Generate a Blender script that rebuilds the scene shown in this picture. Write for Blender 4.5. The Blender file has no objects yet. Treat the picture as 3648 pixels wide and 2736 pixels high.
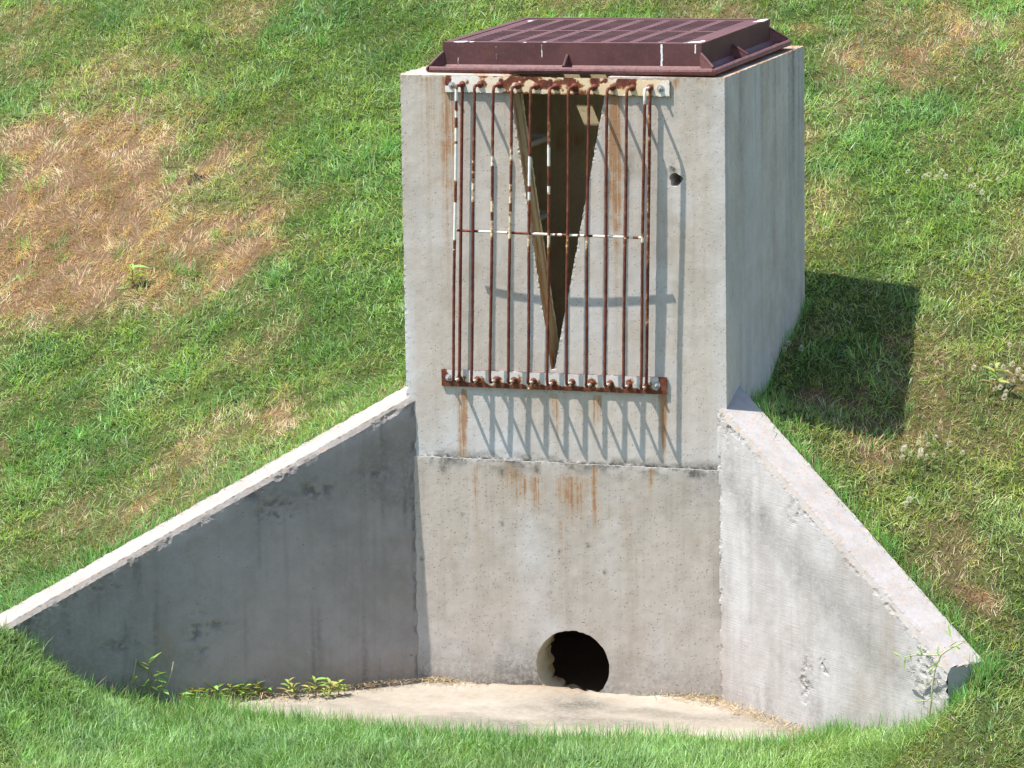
import bpy, math, random
import numpy as np
from mathutils import Vector, Matrix
from mathutils.geometry import delaunay_2d_cdt

scene = bpy.context.scene
COL = scene.collection
rng = np.random.default_rng(7)
random.seed(7)

# ------------------------------------------------------------------ camera
CAM = np.array([4.5231, -14.2499, 3.7702]); YAW, PITCH, ROLL, FPX = .31985, .17474, -.0153, 15136.9
def cam_axes():
    cy, sy, cp, sp = math.cos(YAW), math.sin(YAW), math.cos(PITCH), math.sin(PITCH)
    f = np.array([-sy*cp, cy*cp, -sp]); r = np.array([cy, sy, 0.]); u = np.cross(r, f)
    cr, sr = math.cos(ROLL), math.sin(ROLL)
    return f, cr*r + sr*u, -sr*r + cr*u
FW, RT, UP = cam_axes()
cd = bpy.data.cameras.new("camera"); cam = bpy.data.objects.new("camera", cd); COL.objects.link(cam)
cd.sensor_width = 36; cd.lens = 36*FPX/3648; cd.clip_start = .1; cd.clip_end = 2000
M = Matrix((( RT[0], UP[0], -FW[0], CAM[0]), (RT[1], UP[1], -FW[1], CAM[1]), (RT[2], UP[2], -FW[2], CAM[2]), (0, 0, 0, 1)))
cam.matrix_world = M
scene.camera = cam
def ray(px, py):
    d = FW + RT*(px-1824)/FPX + UP*(1368-py)/FPX
    return d/np.linalg.norm(d)
def on_plane(px, py, n, c):          # point of the photo (3648 wide) on a plane of the place
    d = ray(px, py); n = np.array(n, float)
    return CAM + d*((c-CAM@n)/(d@n))
def wxz(px, py):
    p = on_plane(px, py, (0, 1, 0), 0.); return p[0], p[2]

# ------------------------------------------------------------------ light
SUN = Vector((-1.5, -1.0, 3.6)).normalized()
EXPOSURE = 0.78
w = bpy.data.worlds.new("World"); scene.world = w; w.use_nodes = True
nt = w.node_tree; nt.nodes.clear()
sky = nt.nodes.new("ShaderNodeTexSky"); sky.sky_type = 'NISHITA'; sky.sun_disc = False
sky.sun_elevation = math.asin(SUN.z); sky.sun_rotation = math.atan2(SUN.x, SUN.y)
sky.air_density = 1.0; sky.dust_density = 1.0
bg = nt.nodes.new("ShaderNodeBackground"); bg.inputs[1].default_value = 0.15
wo = nt.nodes.new("ShaderNodeOutputWorld"); nt.links.new(sky.outputs[0], bg.inputs[0]); nt.links.new(bg.outputs[0], wo.inputs[0])
sl = bpy.data.lights.new("sun", 'SUN'); sl.energy = 4.8; sl.angle = math.radians(.53); sl.color = (1, .95, .88)
so = bpy.data.objects.new("sun", sl); COL.objects.link(so); so.location = (-6, -4, 15)
so.rotation_euler = (-SUN).to_track_quat('-Z', 'Y').to_euler()
scene.view_settings.view_transform = 'Standard'; scene.view_settings.look = 'None'
scene.view_settings.exposure = EXPOSURE; scene.view_settings.gamma = 1
scene.render.engine = 'CYCLES'; scene.cycles.max_bounces = 8; scene.cycles.diffuse_bounces = 4

# ------------------------------------------------------------------ dimensions (metres)
WH = .60; D = 1.12; ZJ = .842; WI = .565
THL, THR = .909, .869; ZWL, ZWR = 1.065, 1.0758; SLL, SLR = .4627, .5112; TW = .152
LD = np.array([-math.sin(THL), -math.cos(THL)]); LN = np.array([-math.cos(THL), math.sin(THL)])
RD = np.array([math.sin(THR), -math.cos(THR)]); RN = np.array([math.cos(THR), math.sin(THR)])
LB = np.array([-WI, 0.]); RB = np.array([WI, 0.])
def HT(x, y=0.): return 2.2303 + .0052*x/.6 + .004*y
LEN_L, LEN_R = 1.62, 1.34

# ------------------------------------------------------------------ helpers
def setp(o, label=None, cat=None, group=None, kind=None):
    if label: o['label'] = label
    if cat: o['category'] = cat
    if group: o['group'] = group
    if kind: o['kind'] = kind
    return o
def empty(name, loc=(0, 0, 0), label=None, cat=None, group=None):
    o = bpy.data.objects.new(name, None); COL.objects.link(o); o.location = loc; o.empty_display_size = .1
    return setp(o, label, cat, group)
class MB:
    def __init__(s): s.v = []; s.f = []; s.m = []; s.a = []; s.n = 0
    def add(s, v, f, mi=0, a=None):
        v = np.asarray(v, float).reshape(-1, 3)
        s.v.append(v); s.f += [tuple(int(i)+s.n for i in q) for q in f]; s.m += [mi]*len(f)
        if a is None: a = np.zeros((len(v), 4))
        s.a.append(np.asarray(a, float).reshape(-1, 4)); s.n += len(v)
    def box(s, lo, hi, mi=0, a=None):
        x0, y0, z0 = lo; x1, y1, z1 = hi
        v = [(x0,y0,z0),(x1,y0,z0),(x1,y1,z0),(x0,y1,z0),(x0,y0,z1),(x1,y0,z1),(x1,y1,z1),(x0,y1,z1)]
        f = [(0,3,2,1),(4,5,6,7),(0,1,5,4),(1,2,6,5),(2,3,7,6),(3,0,4,7)]
        s.add(v, f, mi, a)
    def tube(s, pts, rad, n=8, mi=0, attr=None, caps=True):
        pts = np.array(pts, float); k = len(pts)
        rad = np.broadcast_to(np.asarray(rad, float), (k,))
        tan = np.gradient(pts, axis=0); tan /= np.linalg.norm(tan, axis=1)[:, None]+1e-12
        ref = np.array([0, 0, 1.]) if abs(tan[0][2]) < .9 else np.array([1., 0, 0])
        u = np.cross(tan[0], ref); u /= np.linalg.norm(u); V = []
        for i in range(k):
            u = u - tan[i]*(u@tan[i]); u /= np.linalg.norm(u); b = np.cross(tan[i], u)
            for j in range(n):
                t = 2*math.pi*j/n; V.append(pts[i]+rad[i]*(u*math.cos(t)+b*math.sin(t)))
        F = [(i*n+j, i*n+(j+1) % n, (i+1)*n+(j+1) % n, (i+1)*n+j) for i in range(k-1) for j in range(n)]
        if caps: F += [tuple(range(n))[::-1], tuple((k-1)*n+j for j in range(n))]
        A = None
        if attr is not None: A = np.repeat(np.asarray(attr, float), n, axis=0)
        s.add(V, F, mi, A)
    def build(s, name, mats, parent=None, origin=None, smooth=False, attr=True):
        V = np.concatenate(s.v) if s.v else np.zeros((0, 3))
        off = np.zeros(3) if origin is None else np.array(origin, float)
        me = bpy.data.meshes.new(name); me.from_pydata((V-off).tolist(), [], s.f); me.update()
        for m in (mats if isinstance(mats, (list, tuple)) else [mats]): me.materials.append(m)
        me.polygons.foreach_set('material_index', s.m)
        if smooth: me.polygons.foreach_set('use_smooth', [True]*len(s.f))
        if attr:
            A = me.color_attributes.new('stain', 'FLOAT_COLOR', 'POINT')
            A.data.foreach_set('color', np.concatenate(s.a).astype(np.float32).ravel())
        o = bpy.data.objects.new(name, me); COL.objects.link(o)
        if parent is not None: o.parent = parent; o.location = off - np.array(parent.location)
        else: o.location = off
        return o
def children(o): return [c for c in list(bpy.data.objects) if c.parent == o]
def copy_tree(o, parent=None):
    c = o.copy(); COL.objects.link(c)
    if parent is not None: c.parent = parent
    for ch in children(o): copy_tree(ch, c)
    return c
def edge(p, q, step=.012, jit=.0005):
    p = np.array(p, float); q = np.array(q, float); n = max(1, int(np.linalg.norm(q-p)/step))
    t = np.linspace(0, 1, n+1)[:, None]; P = p+(q-p)*t
    if n > 1: P[1:-1] += rng.normal(0, jit, (n-1, 3))
    return P
def loop(*edges):                     # edges given head to tail -> closed point list
    return np.concatenate([e[:-1] for e in edges])
def inside(pts, loops):
    r = np.zeros(len(pts), bool)
    x, y = pts[:, 0], pts[:, 1]
    for L in loops:
        a = L; b = np.roll(L, -1, 0)
        for (x0, y0), (x1, y1) in zip(a, b):
            if y0 == y1: continue
            c = ((y0 > y) != (y1 > y)) & (x < (x1-x0)*(y-y0)/(y1-y0)+x0); r ^= c
    return r
def panel(mb, loops, U, V, res=.012, mi=0, disp=None, attr=None, flip=False, o0=None):
    """flat dense wall panel: 3-D boundary loops, grid inside, displaced along the normal"""
    U = np.array(U, float); U /= np.linalg.norm(U); V = np.array(V, float); V -= U*(U@V); V /= np.linalg.norm(V)
    N = np.cross(U, V); allp = np.concatenate(loops); o0 = allp[0] if o0 is None else np.array(o0, float)
    L2 = [np.stack([(l-o0)@U, (l-o0)@V], 1) for l in loops]
    B = np.concatenate(L2); lo, hi = B.min(0), B.max(0)
    gx, gy = np.meshgrid(np.arange(lo[0]+res*.5, hi[0], res), np.arange(lo[1]+res*.5, hi[1], res))
    G = np.stack([gx.ravel(), gy.ravel()], 1)+rng.uniform(-res*.2, res*.2, (gx.size, 2))
    G = G[inside(G, L2)]
    keep = np.ones(len(G), bool)
    for b in B:
        keep &= ((G-b)**2).sum(1) > (res*.55)**2
    G = G[keep]; P2 = np.concatenate([B, G]); nb = len(B)
    E = []; k = 0
    for l in L2:
        n = len(l); E += [(k+i, k+(i+1) % n) for i in range(n)]; k += n
    vs, es, fs, ov, oe, of = delaunay_2d_cdt([Vector(p) for p in P2.tolist()], E, [], 0, 1e-6)
    vs2 = np.array([(v.x, v.y) for v in vs]); F = np.array([f for f in fs if len(f) == 3])
    cen = vs2[F].mean(1); F = F[inside(cen, L2)]
    W = o0 + vs2[:, :1]*U + vs2[:, 1:2]*V
    isb = np.zeros(len(vs), bool)
    for i, o in enumerate(ov):
        for j in o:
            if j < nb: W[i] = allp[j]; isb[i] = True
    if disp is not None:
        W = W + np.where(isb, 0, disp(W))[:, None]*N
    if flip: F = F[:, ::-1]
    mb.add(W, F.tolist(), mi, attr(W) if attr else None)

# value noise in numpy
_lat = rng.random((256, 256))
def vnoise(x, y):
    xi = np.floor(x).astype(int); yi = np.floor(y).astype(int); fx = x-xi; fy = y-yi
    fx = fx*fx*(3-2*fx); fy = fy*fy*(3-2*fy)
    g = lambda a, b: _lat[a % 256, b % 256]
    return (g(xi, yi)*(1-fx)+g(xi+1, yi)*fx)*(1-fy)+(g(xi, yi+1)*(1-fx)+g(xi+1, yi+1)*fx)*fy
def fbm(x, y, o=4):
    s = 0; a = 1; t = 0
    for i in range(o): s = s+a*vnoise(x*2**i+17.3*i, y*2**i+5.1*i); t += a; a *= .55
    return s/t
def sstep(a, b, x):
    t = np.clip((x-a)/(b-a), 0, 1); return t*t*(3-2*t)

# ------------------------------------------------------------------ materials
class NT:
    def __init__(s, name):
        s.m = bpy.data.materials.new(name); s.m.use_nodes = True; s.t = s.m.node_tree; s.t.nodes.clear()
        s.out = s.n('ShaderNodeOutputMaterial'); s.b = s.n('ShaderNodeBsdfPrincipled'); s.l(s.b.outputs[0], s.out.inputs[0])
        s.tc = s.n('ShaderNodeTexCoord')
    def n(s, t, **k):
        x = s.t.nodes.new(t)
        for a, b in k.items(): setattr(x, a, b)
        return x
    def l(s, a, b): s.t.links.new(a, b)
    def put(s, sock, v):
        if hasattr(v, 'is_output') or isinstance(v, bpy.types.NodeSocket): s.l(v, sock)
        else: sock.default_value = v
    def math(s, op, a, b=0., c=0., clamp=False):
        x = s.n('ShaderNodeMath', operation=op, use_clamp=clamp); s.put(x.inputs[0], a); s.put(x.inputs[1], b); s.put(x.inputs[2], c); return x.outputs[0]
    def map(s, scale=(1, 1, 1)):
        x = s.n('ShaderNodeMapping'); s.l(s.tc.outputs['Object'], x.inputs[0]); x.inputs['Scale'].default_value = scale; return x.outputs[0]
    def noise(s, scale, detail=4, rough=.55, vec=None):
        x = s.n('ShaderNodeTexNoise'); s.l(vec or s.tc.outputs['Object'], x.inputs['Vector'])
        x.inputs['Scale'].default_value = scale; x.inputs['Detail'].default_value = detail; x.inputs['Roughness'].default_value = rough; return x.outputs[0]
    def vor(s, scale, vec=None, feature='F1'):
        x = s.n('ShaderNodeTexVoronoi', feature=feature); s.l(vec or s.tc.outputs['Object'], x.inputs['Vector']); x.inputs['Scale'].default_value = scale; return x
    def rng(s, v, a, b, c=0., d=1.):
        x = s.n('ShaderNodeMapRange', interpolation_type='SMOOTHSTEP'); s.put(x.inputs[0], v)
        for i, q in enumerate((a, b, c, d)): x.inputs[i+1].default_value = q
        return x.outputs[0]
    def mix(s, f, a, b, mode='MIX'):
        x = s.n('ShaderNodeMix', data_type='RGBA', blend_type=mode); s.put(x.inputs[0], f)
        for i, q in ((6, a), (7, b)):
            if isinstance(q, tuple): q = q if len(q) == 4 else (*q, 1)
            s.put(x.inputs[i], q)
        return x.outputs[2]
    def sep(s, attr='stain'):
        a = s.n('ShaderNodeVertexColor', layer_name=attr); q = s.n('ShaderNodeSeparateColor'); s.l(a.outputs[0], q.inputs[0])
        return q.outputs[0], q.outputs[1], q.outputs[2], a.outputs[1], a.outputs[0]
    def bump(s, h, strength, dist, prev=None):
        x = s.n('ShaderNodeBump'); x.inputs['Strength'].default_value = strength; x.inputs['Distance'].default_value = dist
        s.l(h, x.inputs['Height'])
        if prev is not None: s.l(prev, x.inputs['Normal'])
        return x.outputs[0]

def concrete(name, base=(.42, .40, .36), rust=(.36, .17, .05), pits=1., brush=0., flecks=0., warm=.5, fin=.5):
    s = NT(name); R, G, Bp, H, _ = s.sep()
    big = s.noise(2.2, 5, .6); mid = s.noise(11, 5, .65); grain = s.noise(260, 3, .7)
    streak = s.noise(1, 5, .6, s.map((38, 38, 1.6))); fine = s.noise(60, 4, .7)
    c = s.mix(s.rng(big, .3, .7), tuple(x*.86 for x in base), tuple(x*1.1 for x in base))
    c = s.mix(s.rng(s.noise(4.5, 4, .6, s.map((1.6, 1.6, .7))), .48, .68, 0, .5), c, (base[0]*.80, base[1]*.72, base[2]*.60))
    c = s.mix(s.rng(s.noise(32, 5, .7), .4, .7, 0, .35), c, (base[0]*.78, base[1]*.75, base[2]*.70))
    c = s.mix(s.rng(mid, .35, .75, 0, .6), c, (base[0]*1.18, base[1]*1.19, base[2]*1.22))
    c = s.mix(s.rng(streak, .45, .75, 0, .42), c, (base[0]*.72, base[1]*.68, base[2]*.62))
    c = s.mix(s.rng(grain, .35, .7, 0, .22), c, (base[0]*.7, base[1]*.7, base[2]*.7))
    # pale
    c = s.mix(s.math('MULTIPLY', Bp, s.rng(mid, .3, .6, .55, 1.), clamp=True), c, (min(.55, base[0]*1.45), min(.54, base[1]*1.47), min(.54, base[2]*1.58)))
    # grime
    gm = s.math('MULTIPLY', G, s.rng(fine, .3, .62, .5, 1.15), clamp=True)
    c = s.mix(gm, c, (.10, .095, .08))
    # rust
    rs = s.math('MULTIPLY', R, s.math('MULTIPLY', s.rng(s.noise(1, 5, .7, s.map((110, 110, 2.2))), .34, .62, .32, 1.2), s.rng(s.noise(24, 4, .6), .3, .6, .6, 1.05)), clamp=True)
    rcol = s.mix(s.rng(rs, .35, .95), (.37, .245, .13), (.31, .145, .055))
    c = s.mix(s.math('MULTIPLY', s.rng(rs, 0., 1.0), .85, clamp=True), c, rcol)
    # honeycomb
    hv = s.vor(150); hc = s.math('MULTIPLY', H, s.rng(hv.outputs['Distance'], .18, .5), clamp=True)
    c = s.mix(s.math('MULTIPLY', hc, .9, clamp=True), c, (.07, .07, .07))
    # pits (bug holes)
    def pit(scale, size, keep):
        v = s.vor(scale); q = s.n('ShaderNodeSeparateColor'); s.l(v.outputs['Color'], q.inputs[0])
        gate = s.math('GREATER_THAN', q.outputs[0], 1-keep)
        rad = s.math('MULTIPLY', s.math('ADD', q.outputs[1], .35), size)
        warp = s.math('ADD', v.outputs['Distance'], s.math('MULTIPLY', s.math('SUBTRACT', fine, .5), .18))
        m = s.math('SUBTRACT', 1., s.math('DIVIDE', warp, rad), clamp=True)
        return s.math('MULTIPLY', s.rng(m, 0., .45), gate)
    p = s.math('MAXIMUM', pit(48, .10, .30*pits), pit(120, .21, .22*pits))
    p = s.math('MAXIMUM', p, pit(19, .075, .20*pits))
    c = s.mix(s.math('MULTIPLY', p, .55), c, (.13, .12, .105))
    if flecks:
        fv = s.vor(70, s.map((1, 1, 1))); fq = s.n('ShaderNodeSeparateColor'); s.l(fv.outputs['Color'], fq.inputs[0])
        fm = s.math('MULTIPLY', s.rng(fv.outputs['Distance'], .42, .2), s.math('GREATER_THAN', fq.outputs[0], .5))
        fm = s.math('MULTIPLY', fm, s.rng(s.noise(150, 2), .36, .5))
        c = s.mix(s.math('MULTIPLY', fm, flecks), c, (.42, .25, .14))
    s.l(c, s.b.inputs['Base Color']); s.b.inputs['Roughness'].default_value = .93; s.b.inputs['Specular IOR Level'].default_value = .25
    h = s.math('ADD', s.math('MULTIPLY', grain, .25), s.math('MULTIPLY', fine, fin))
    h = s.math('SUBTRACT', h, s.math('MULTIPLY', p, 2.2))
    h = s.math('SUBTRACT', h, s.math('MULTIPLY', hc, 4.))
    if brush:
        br = s.noise(1, 3, .7, s.map((9, 9, 260))); h = s.math('ADD', h, s.math('MULTIPLY', br, brush))
    nrm = s.bump(h, .8, .0022)
    s.l(nrm, s.b.inputs['Normal']); return s.m

def rusty(name):
    """R = how much paint is left, G = cream tint of that paint"""
    s = NT(name); R, G, Bp, H, _ = s.sep()
    n1 = s.noise(38, 5, .65); n2 = s.noise(160, 4, .7); n3 = s.noise(420, 2)
    rc = s.mix(s.rng(n1, .35, .65), (.085, .020, .014), (.165, .045, .024))
    rc = s.mix(s.rng(n2, .45, .75, 0, .5), rc, (.26, .10, .04))
    paint = s.mix(G, (.74, .72, .69), (.70, .54, .34))
    paint = s.mix(s.rng(n2, .5, .8, 0, .5), paint, (.50, .36, .20))
    k = s.math('ADD', R, s.math('MULTIPLY', s.math('SUBTRACT', n1, .5), 1.3)); k = s.rng(k, .44, .62)
    halo = s.rng(s.math('ADD', R, s.math('MULTIPLY', s.math('SUBTRACT', n1, .5), 1.3)), .30, .54)
    paint = s.mix(Bp, paint, s.mix(n1, (.48, .46, .44), (.62, .60, .57)))
    c = s.mix(s.math('MULTIPLY', halo, .75), rc, (.42, .22, .07)); c = s.mix(k, c, paint)
    s.l(c, s.b.inputs['Base Color']); s.b.inputs['Roughness'].default_value = .72; s.b.inputs['Specular IOR Level'].default_value = .3
    h = s.math('ADD', s.math('MULTIPLY', n2, .6), s.math('MULTIPLY', k, .4)); s.l(s.bump(h, .6, .0012), s.b.inputs['Normal'])
    return s.m
def castiron():
    s = NT('castiron'); R, G, Bp, H, _ = s.sep()
    n1 = s.noise(7, 5, .65); n2 = s.noise(70, 5, .7); n3 = s.noise(300, 2)
    c = s.mix(s.rng(n1, .3, .7), (.075, .028, .028), (.115, .045, .043)); c = s.mix(s.rng(n2, .5, .75, 0, .55), c, (.155, .075, .068))
    c = s.mix(s.rng(s.noise(22, 4, .7), .58, .74, 0, .5), c, (.15, .05, .025))
    c = s.mix(s.math('MULTIPLY', G, s.rng(n2, .35, .6, .3, 1.1), clamp=True), c, (.21, .10, .095))
    k = s.rng(s.math('ADD', R, s.math('MULTIPLY', s.math('SUBTRACT', n2, .5), 1.1)), .5, .62)
    c = s.mix(k, c, (.78, .76, .74))
    s.l(c, s.b.inputs['Base Color']); s.b.inputs['Roughness'].default_value = .6; s.b.inputs['Specular IOR Level'].default_value = .35
    s.l(s.bump(s.math('ADD', n2, s.math('MULTIPLY', n3, .4)), .5, .0015), s.b.inputs['Normal']); return s.m
def plain(name, col, rough=.6, var=.25, nscale=40):
    s = NT(name); n = s.noise(nscale, 4); c = s.mix(n, tuple(x*(1-var) for x in col), tuple(min(1, x*(1+var)) for x in col))
    s.l(c, s.b.inputs['Base Color']); s.b.inputs['Roughness'].default_value = rough; return s.m
def leafy(name, trans=.35, rough=.5, spec=.35):
    s = NT(name); a = s.n('ShaderNodeVertexColor', layer_name='stain')
    s.l(a.outputs[0], s.b.inputs['Base Color']); s.b.inputs['Roughness'].default_value = rough; s.b.inputs['Specular IOR Level'].default_value = spec
    tr = s.n('ShaderNodeBsdfTranslucent'); g = s.n('ShaderNodeMix', data_type='RGBA', blend_type='MULTIPLY'); g.inputs[0].default_value = 1
    s.l(a.outputs[0], g.inputs[6]); g.inputs[7].default_value = (1.25, 1.3, .6, 1); s.l(g.outputs[2], tr.inputs[0])
    mx = s.n('ShaderNodeMixShader'); mx.inputs[0].default_value = trans; s.l(s.b.outputs[0], mx.inputs[1]); s.l(tr.outputs[0], mx.inputs[2]); s.l(mx.outputs[0], s.out.inputs[0])
    return s.m
def soil():
    s = NT('soil'); n1 = s.noise(9, 6, .7); n2 = s.noise(130, 4, .7); R, G, Bp, H, col = s.sep()
    c = s.mix(s.rng(n2, .3, .7), col, s.mix(.5, col, (.02, .015, .01)))
    s.l(c, s.b.inputs['Base Color']); s.b.inputs['Roughness'].default_value = .95; s.b.inputs['Specular IOR Level'].default_value = .1
    s.l(s.bump(n2, .8, .01), s.b.inputs['Normal']); return s.m
M_RISER = concrete('riser_concrete', (.485, .428, .375), pits=1.1)
M_SIDE = concrete('side_concrete', (.60, .525, .465), pits=.5)  # riser concrete with a lighter base, painting sky bounce onto the side faces
M_IN = concrete('inner_concrete', (.62, .54, .34), pits=.4)
M_DARK = concrete('pipe_interior_shade', (.12, .085, .06), pits=.2)  # concrete darkened in colour so the chamber behind the hole reads as deep shade
M_HEAD = concrete('headwall_concrete', (.44, .385, .335), pits=1.5)
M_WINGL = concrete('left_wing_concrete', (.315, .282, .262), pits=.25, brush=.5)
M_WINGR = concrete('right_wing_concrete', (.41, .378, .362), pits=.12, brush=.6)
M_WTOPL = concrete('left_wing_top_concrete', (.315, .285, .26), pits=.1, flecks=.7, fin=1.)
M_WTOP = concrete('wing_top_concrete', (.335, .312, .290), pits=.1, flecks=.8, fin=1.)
M_SLAB = concrete('apron_concrete', (.36, .318, .26), rust=(.30, .13, .07), pits=.1)
M_RUST = rusty('rusty_painted_steel'); M_IRON = castiron(); M_SLOT_SHADE = plain('slot_shade', (.022, .012, .010), .95)  # slot walls get a near-black colour that paints in the shade between the ribs
M_GRASS = leafy('grass_blades'); M_LEAF = leafy('weed_leaf', .3, .4, .4)
M_SOIL = soil(); M_RUNG = plain('white_plastic', (.62, .62, .58), .4, .12); M_BOLT = plain('galvanised_bolt', (.34, .33, .33), .4, .4, 200)

# ------------------------------------------------------------------ stains on the front face (x,z in metres)
def streak(x, z, xc, z0, z1, wd, amp, wob=.006):
    xc2 = xc+(fbm(z*9+xc*31, z*0+xc*7, 3)-.5)*wob*2
    w_ = wd*(.8+.5*fbm(z*6+xc*11, z*0+3.3, 2))
    lo, hi = min(z0, z1), max(z0, z1)
    t = np.clip((hi-z)/(hi-lo), 0, 1)
    return amp*np.exp(-((x-xc2)/w_)**2)*((z < hi) & (z > lo))*(1-t**1.5)
def P(px, py): return wxz(px, py)
def S(px0, py0, py1, wpx, amp):       # streak from photo measures
    x, z0 = P(px0, py0); _, z1 = P(px0, py1); return (x, z0, z1, wpx/960., amp)
RS_R = [S(1590, 275, 1250, 22, .8), S(1530, 275, 1000, 45, .45), S(1610, 320, 800, 12, .45), S(2194, 330, 1450, 24, .75), S(2170, 340, 900, 26, .75), S(2400, 285, 450, 14, .45),
        S(1793, 330, 600, 16, .5), S(1643, 1385, 1760, 14, 1.3), S(1648, 1385, 1720, 24, .7), S(1982, 1400, 1700, 9, 1.1), S(1965, 1395, 1560, 7, .9), S(2118, 1405, 1650, 10, .95), S(2140, 1405, 1550, 8, .9), S(2366, 1405, 1700, 9, 1.3),
        S(2362, 1405, 1660, 11, .9), S(2340, 1405, 1560, 18, .6), S(1870, 1400, 1500, 9, .35), S(2050, 1400, 1480, 9, .4), S(1745, 340, 480, 10, .3), S(2010, 1390, 1480, 7, .4)]
RS_H = [S(2118, 1655, 1900, 7, 1.2), S(1815, 1650, 1800, 14, .8), S(1840, 1660, 1930, 6, .55), S(1910, 1700, 1850, 9, .65), S(2030, 1700, 1870, 22, .42), S(1996, 1700, 1820, 12, .5), S(2066, 1720, 1900, 6, .7), S(2322, 1665, 1740, 9, .9), S(2322, 1700, 1860, 8, .35),
        S(1695, 1650, 2280, 16, .42), S(1998, 1850, 2260, 13, .42), S(2040, 1760, 1900, 8, .6), S(2160, 1800, 2240, 40, .2), S(2240, 1780, 2300, 16, .25), S(1860, 1690, 1810, 40, .4), S(2080, 1700, 1790, 30, .4), S(2042, 2060, 2220, 9, .3)]
def blob(x, z, px, py, rx, rz): 
    cx, cz = P(px, py); return np.exp(-(((x-cx)/(rx/960.))**2+((z-cz)/(rz/945.))**2))
def attr_riser(W):
    x, z = W[:, 0], W[:, 2]; R = np.zeros(len(W))
    for q in RS_R: R = np.maximum(R, streak(x, z, *q)*1.) if q[4] > 1 else np.clip(R+streak(x, z, *q)*1.15, 0, 1.5)
    R += .9*sstep(.05, 0, 2.232-z)*(.25+.5*fbm(x*9, z*3))*(fbm(x*6+3, z*0)>.45)
    G = .75*sstep(.045, 0, z-ZJ)*sstep(.42, .62, fbm(x*14, z*40)) + .4*blob(x, z, 2240, 590, 22, 40) + .9*sstep(.012, 0, z-ZJ)*(fbm(x*40, z*40) > .45)
    G += .25*sstep(.9, .2, x+WH)*0
    for a in ((2400, 598, 17, 17),): G += 1.2*blob(x, z, *a)*sstep(.4, .55, fbm(x*70, z*70))
    B = 1.1*sstep(.045, 0, WH+x-.01*fbm(z*5, z*0))*sstep(1.75, 1.2, z) + .5*sstep(.05, .01, WH-x-.03*fbm(z*4, z*0+9))*sstep(.4, .6, fbm(z*3, x*3)+.1)
    B += .5*sstep(.22, .05, z-ZJ)*fbm(x*5, z*9) + .45*sstep(.45, .7, fbm(x*3+4, z*3))
    return np.stack([R, np.clip(G, 0, 1), np.clip(B, 0, 1), np.zeros(len(W))], 1)
def attr_head(W):
    x, z = W[:, 0], W[:, 2]; R = np.zeros(len(W))
    for q in RS_H: R = np.clip(R+streak(x, z, *q)*1.25, 0, 1.4)
    nz = fbm(x*22, z*22)
    R = R+.50*blob(x, z, 1960, 1750, 300, 120)*sstep(.3, .65, fbm(x*20, z*1.5))
    G = .8*sstep(.06, .0, ZJ-z)*sstep(.48, .66, fbm(x*16, z*26))
    for a in ((1790, 1680, 16, 22), (1845, 1690, 18, 22), (1915, 1670, 12, 22), (2190, 1700, 30, 14), (1580, 1670, 14, 14), (2480, 1690, 40, 14)): G += .75*blob(x, z, *a)*sstep(.35, .6, nz)
    G += .62*sstep(.20, 0., z)*(.3+fbm(x*4, z*6)) + .35*sstep(.05, 0, z)*nz
    G += .2*sstep(.55, .75, fbm(x*5+8, z*2.2))
    for (px, py) in ((1647, 1832), (1790, 1865), (1993, 1964), (2095, 1943), (2155, 2037), (1960, 2115), (2040, 1768), (2195, 1775), (1508, 1990)):
        G += 1.*blob(x, z, px+rng.uniform(-2, 2), py, 8, 8)*sstep(.4, .55, fbm(x*90, z*90))
    # damp brown band near the floor
    R = R + .20*sstep(.16, .02, z)
    B = .40*sstep(.45, .7, fbm(x*3.3, z*2+5)) + .5*sstep(.06, .0, ZJ-z)*fbm(x*9+4, z*20) + .5*blob(x, z, 1900, 1950, 60, 200)+.3*blob(x, z, 2170, 1900, 40, 200)
    return np.stack([np.clip(R, 0, 1.3), np.clip(G, 0, 1), np.clip(B, 0, 1), np.zeros(len(W))], 1)
def attr_side(W):
    y, z = W[:, 1], W[:, 2]; n = len(W)
    G = .20*sstep(.45, .8, fbm(y*12, z*1.2)) + .35*sstep(.5, .8, fbm(y*28+5, z*.5))*sstep(1.5, 2.2, z)
    G += .35*np.exp(-((y-.95)/.05)**2)*sstep(1.2, 2.2, z)
    R = .45*np.exp(-((y-.55)/.05)**2)*sstep(1.5, 2.2, z)+.3*np.exp(-((y-.33)/.03)**2)*sstep(1.7, 2.2, z)
    B = .35*sstep(.45, .7, fbm(y*7, z*1.3))
    return np.stack([R, np.clip(G, 0, .8), B, 0*G], 1)
def attr_top(W):
    x, y = W[:, 0], W[:, 1]; f = fbm(x*7, y*7)
    R = .35+.75*sstep(.38, .6, f)
    return np.stack([R, .25*f, 0*f, 0*R], 1)
def rough(a): return lambda W: (fbm(W[:, 0]*23+W[:, 1]*31, W[:, 2]*23, 3)-.5)*a

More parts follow.
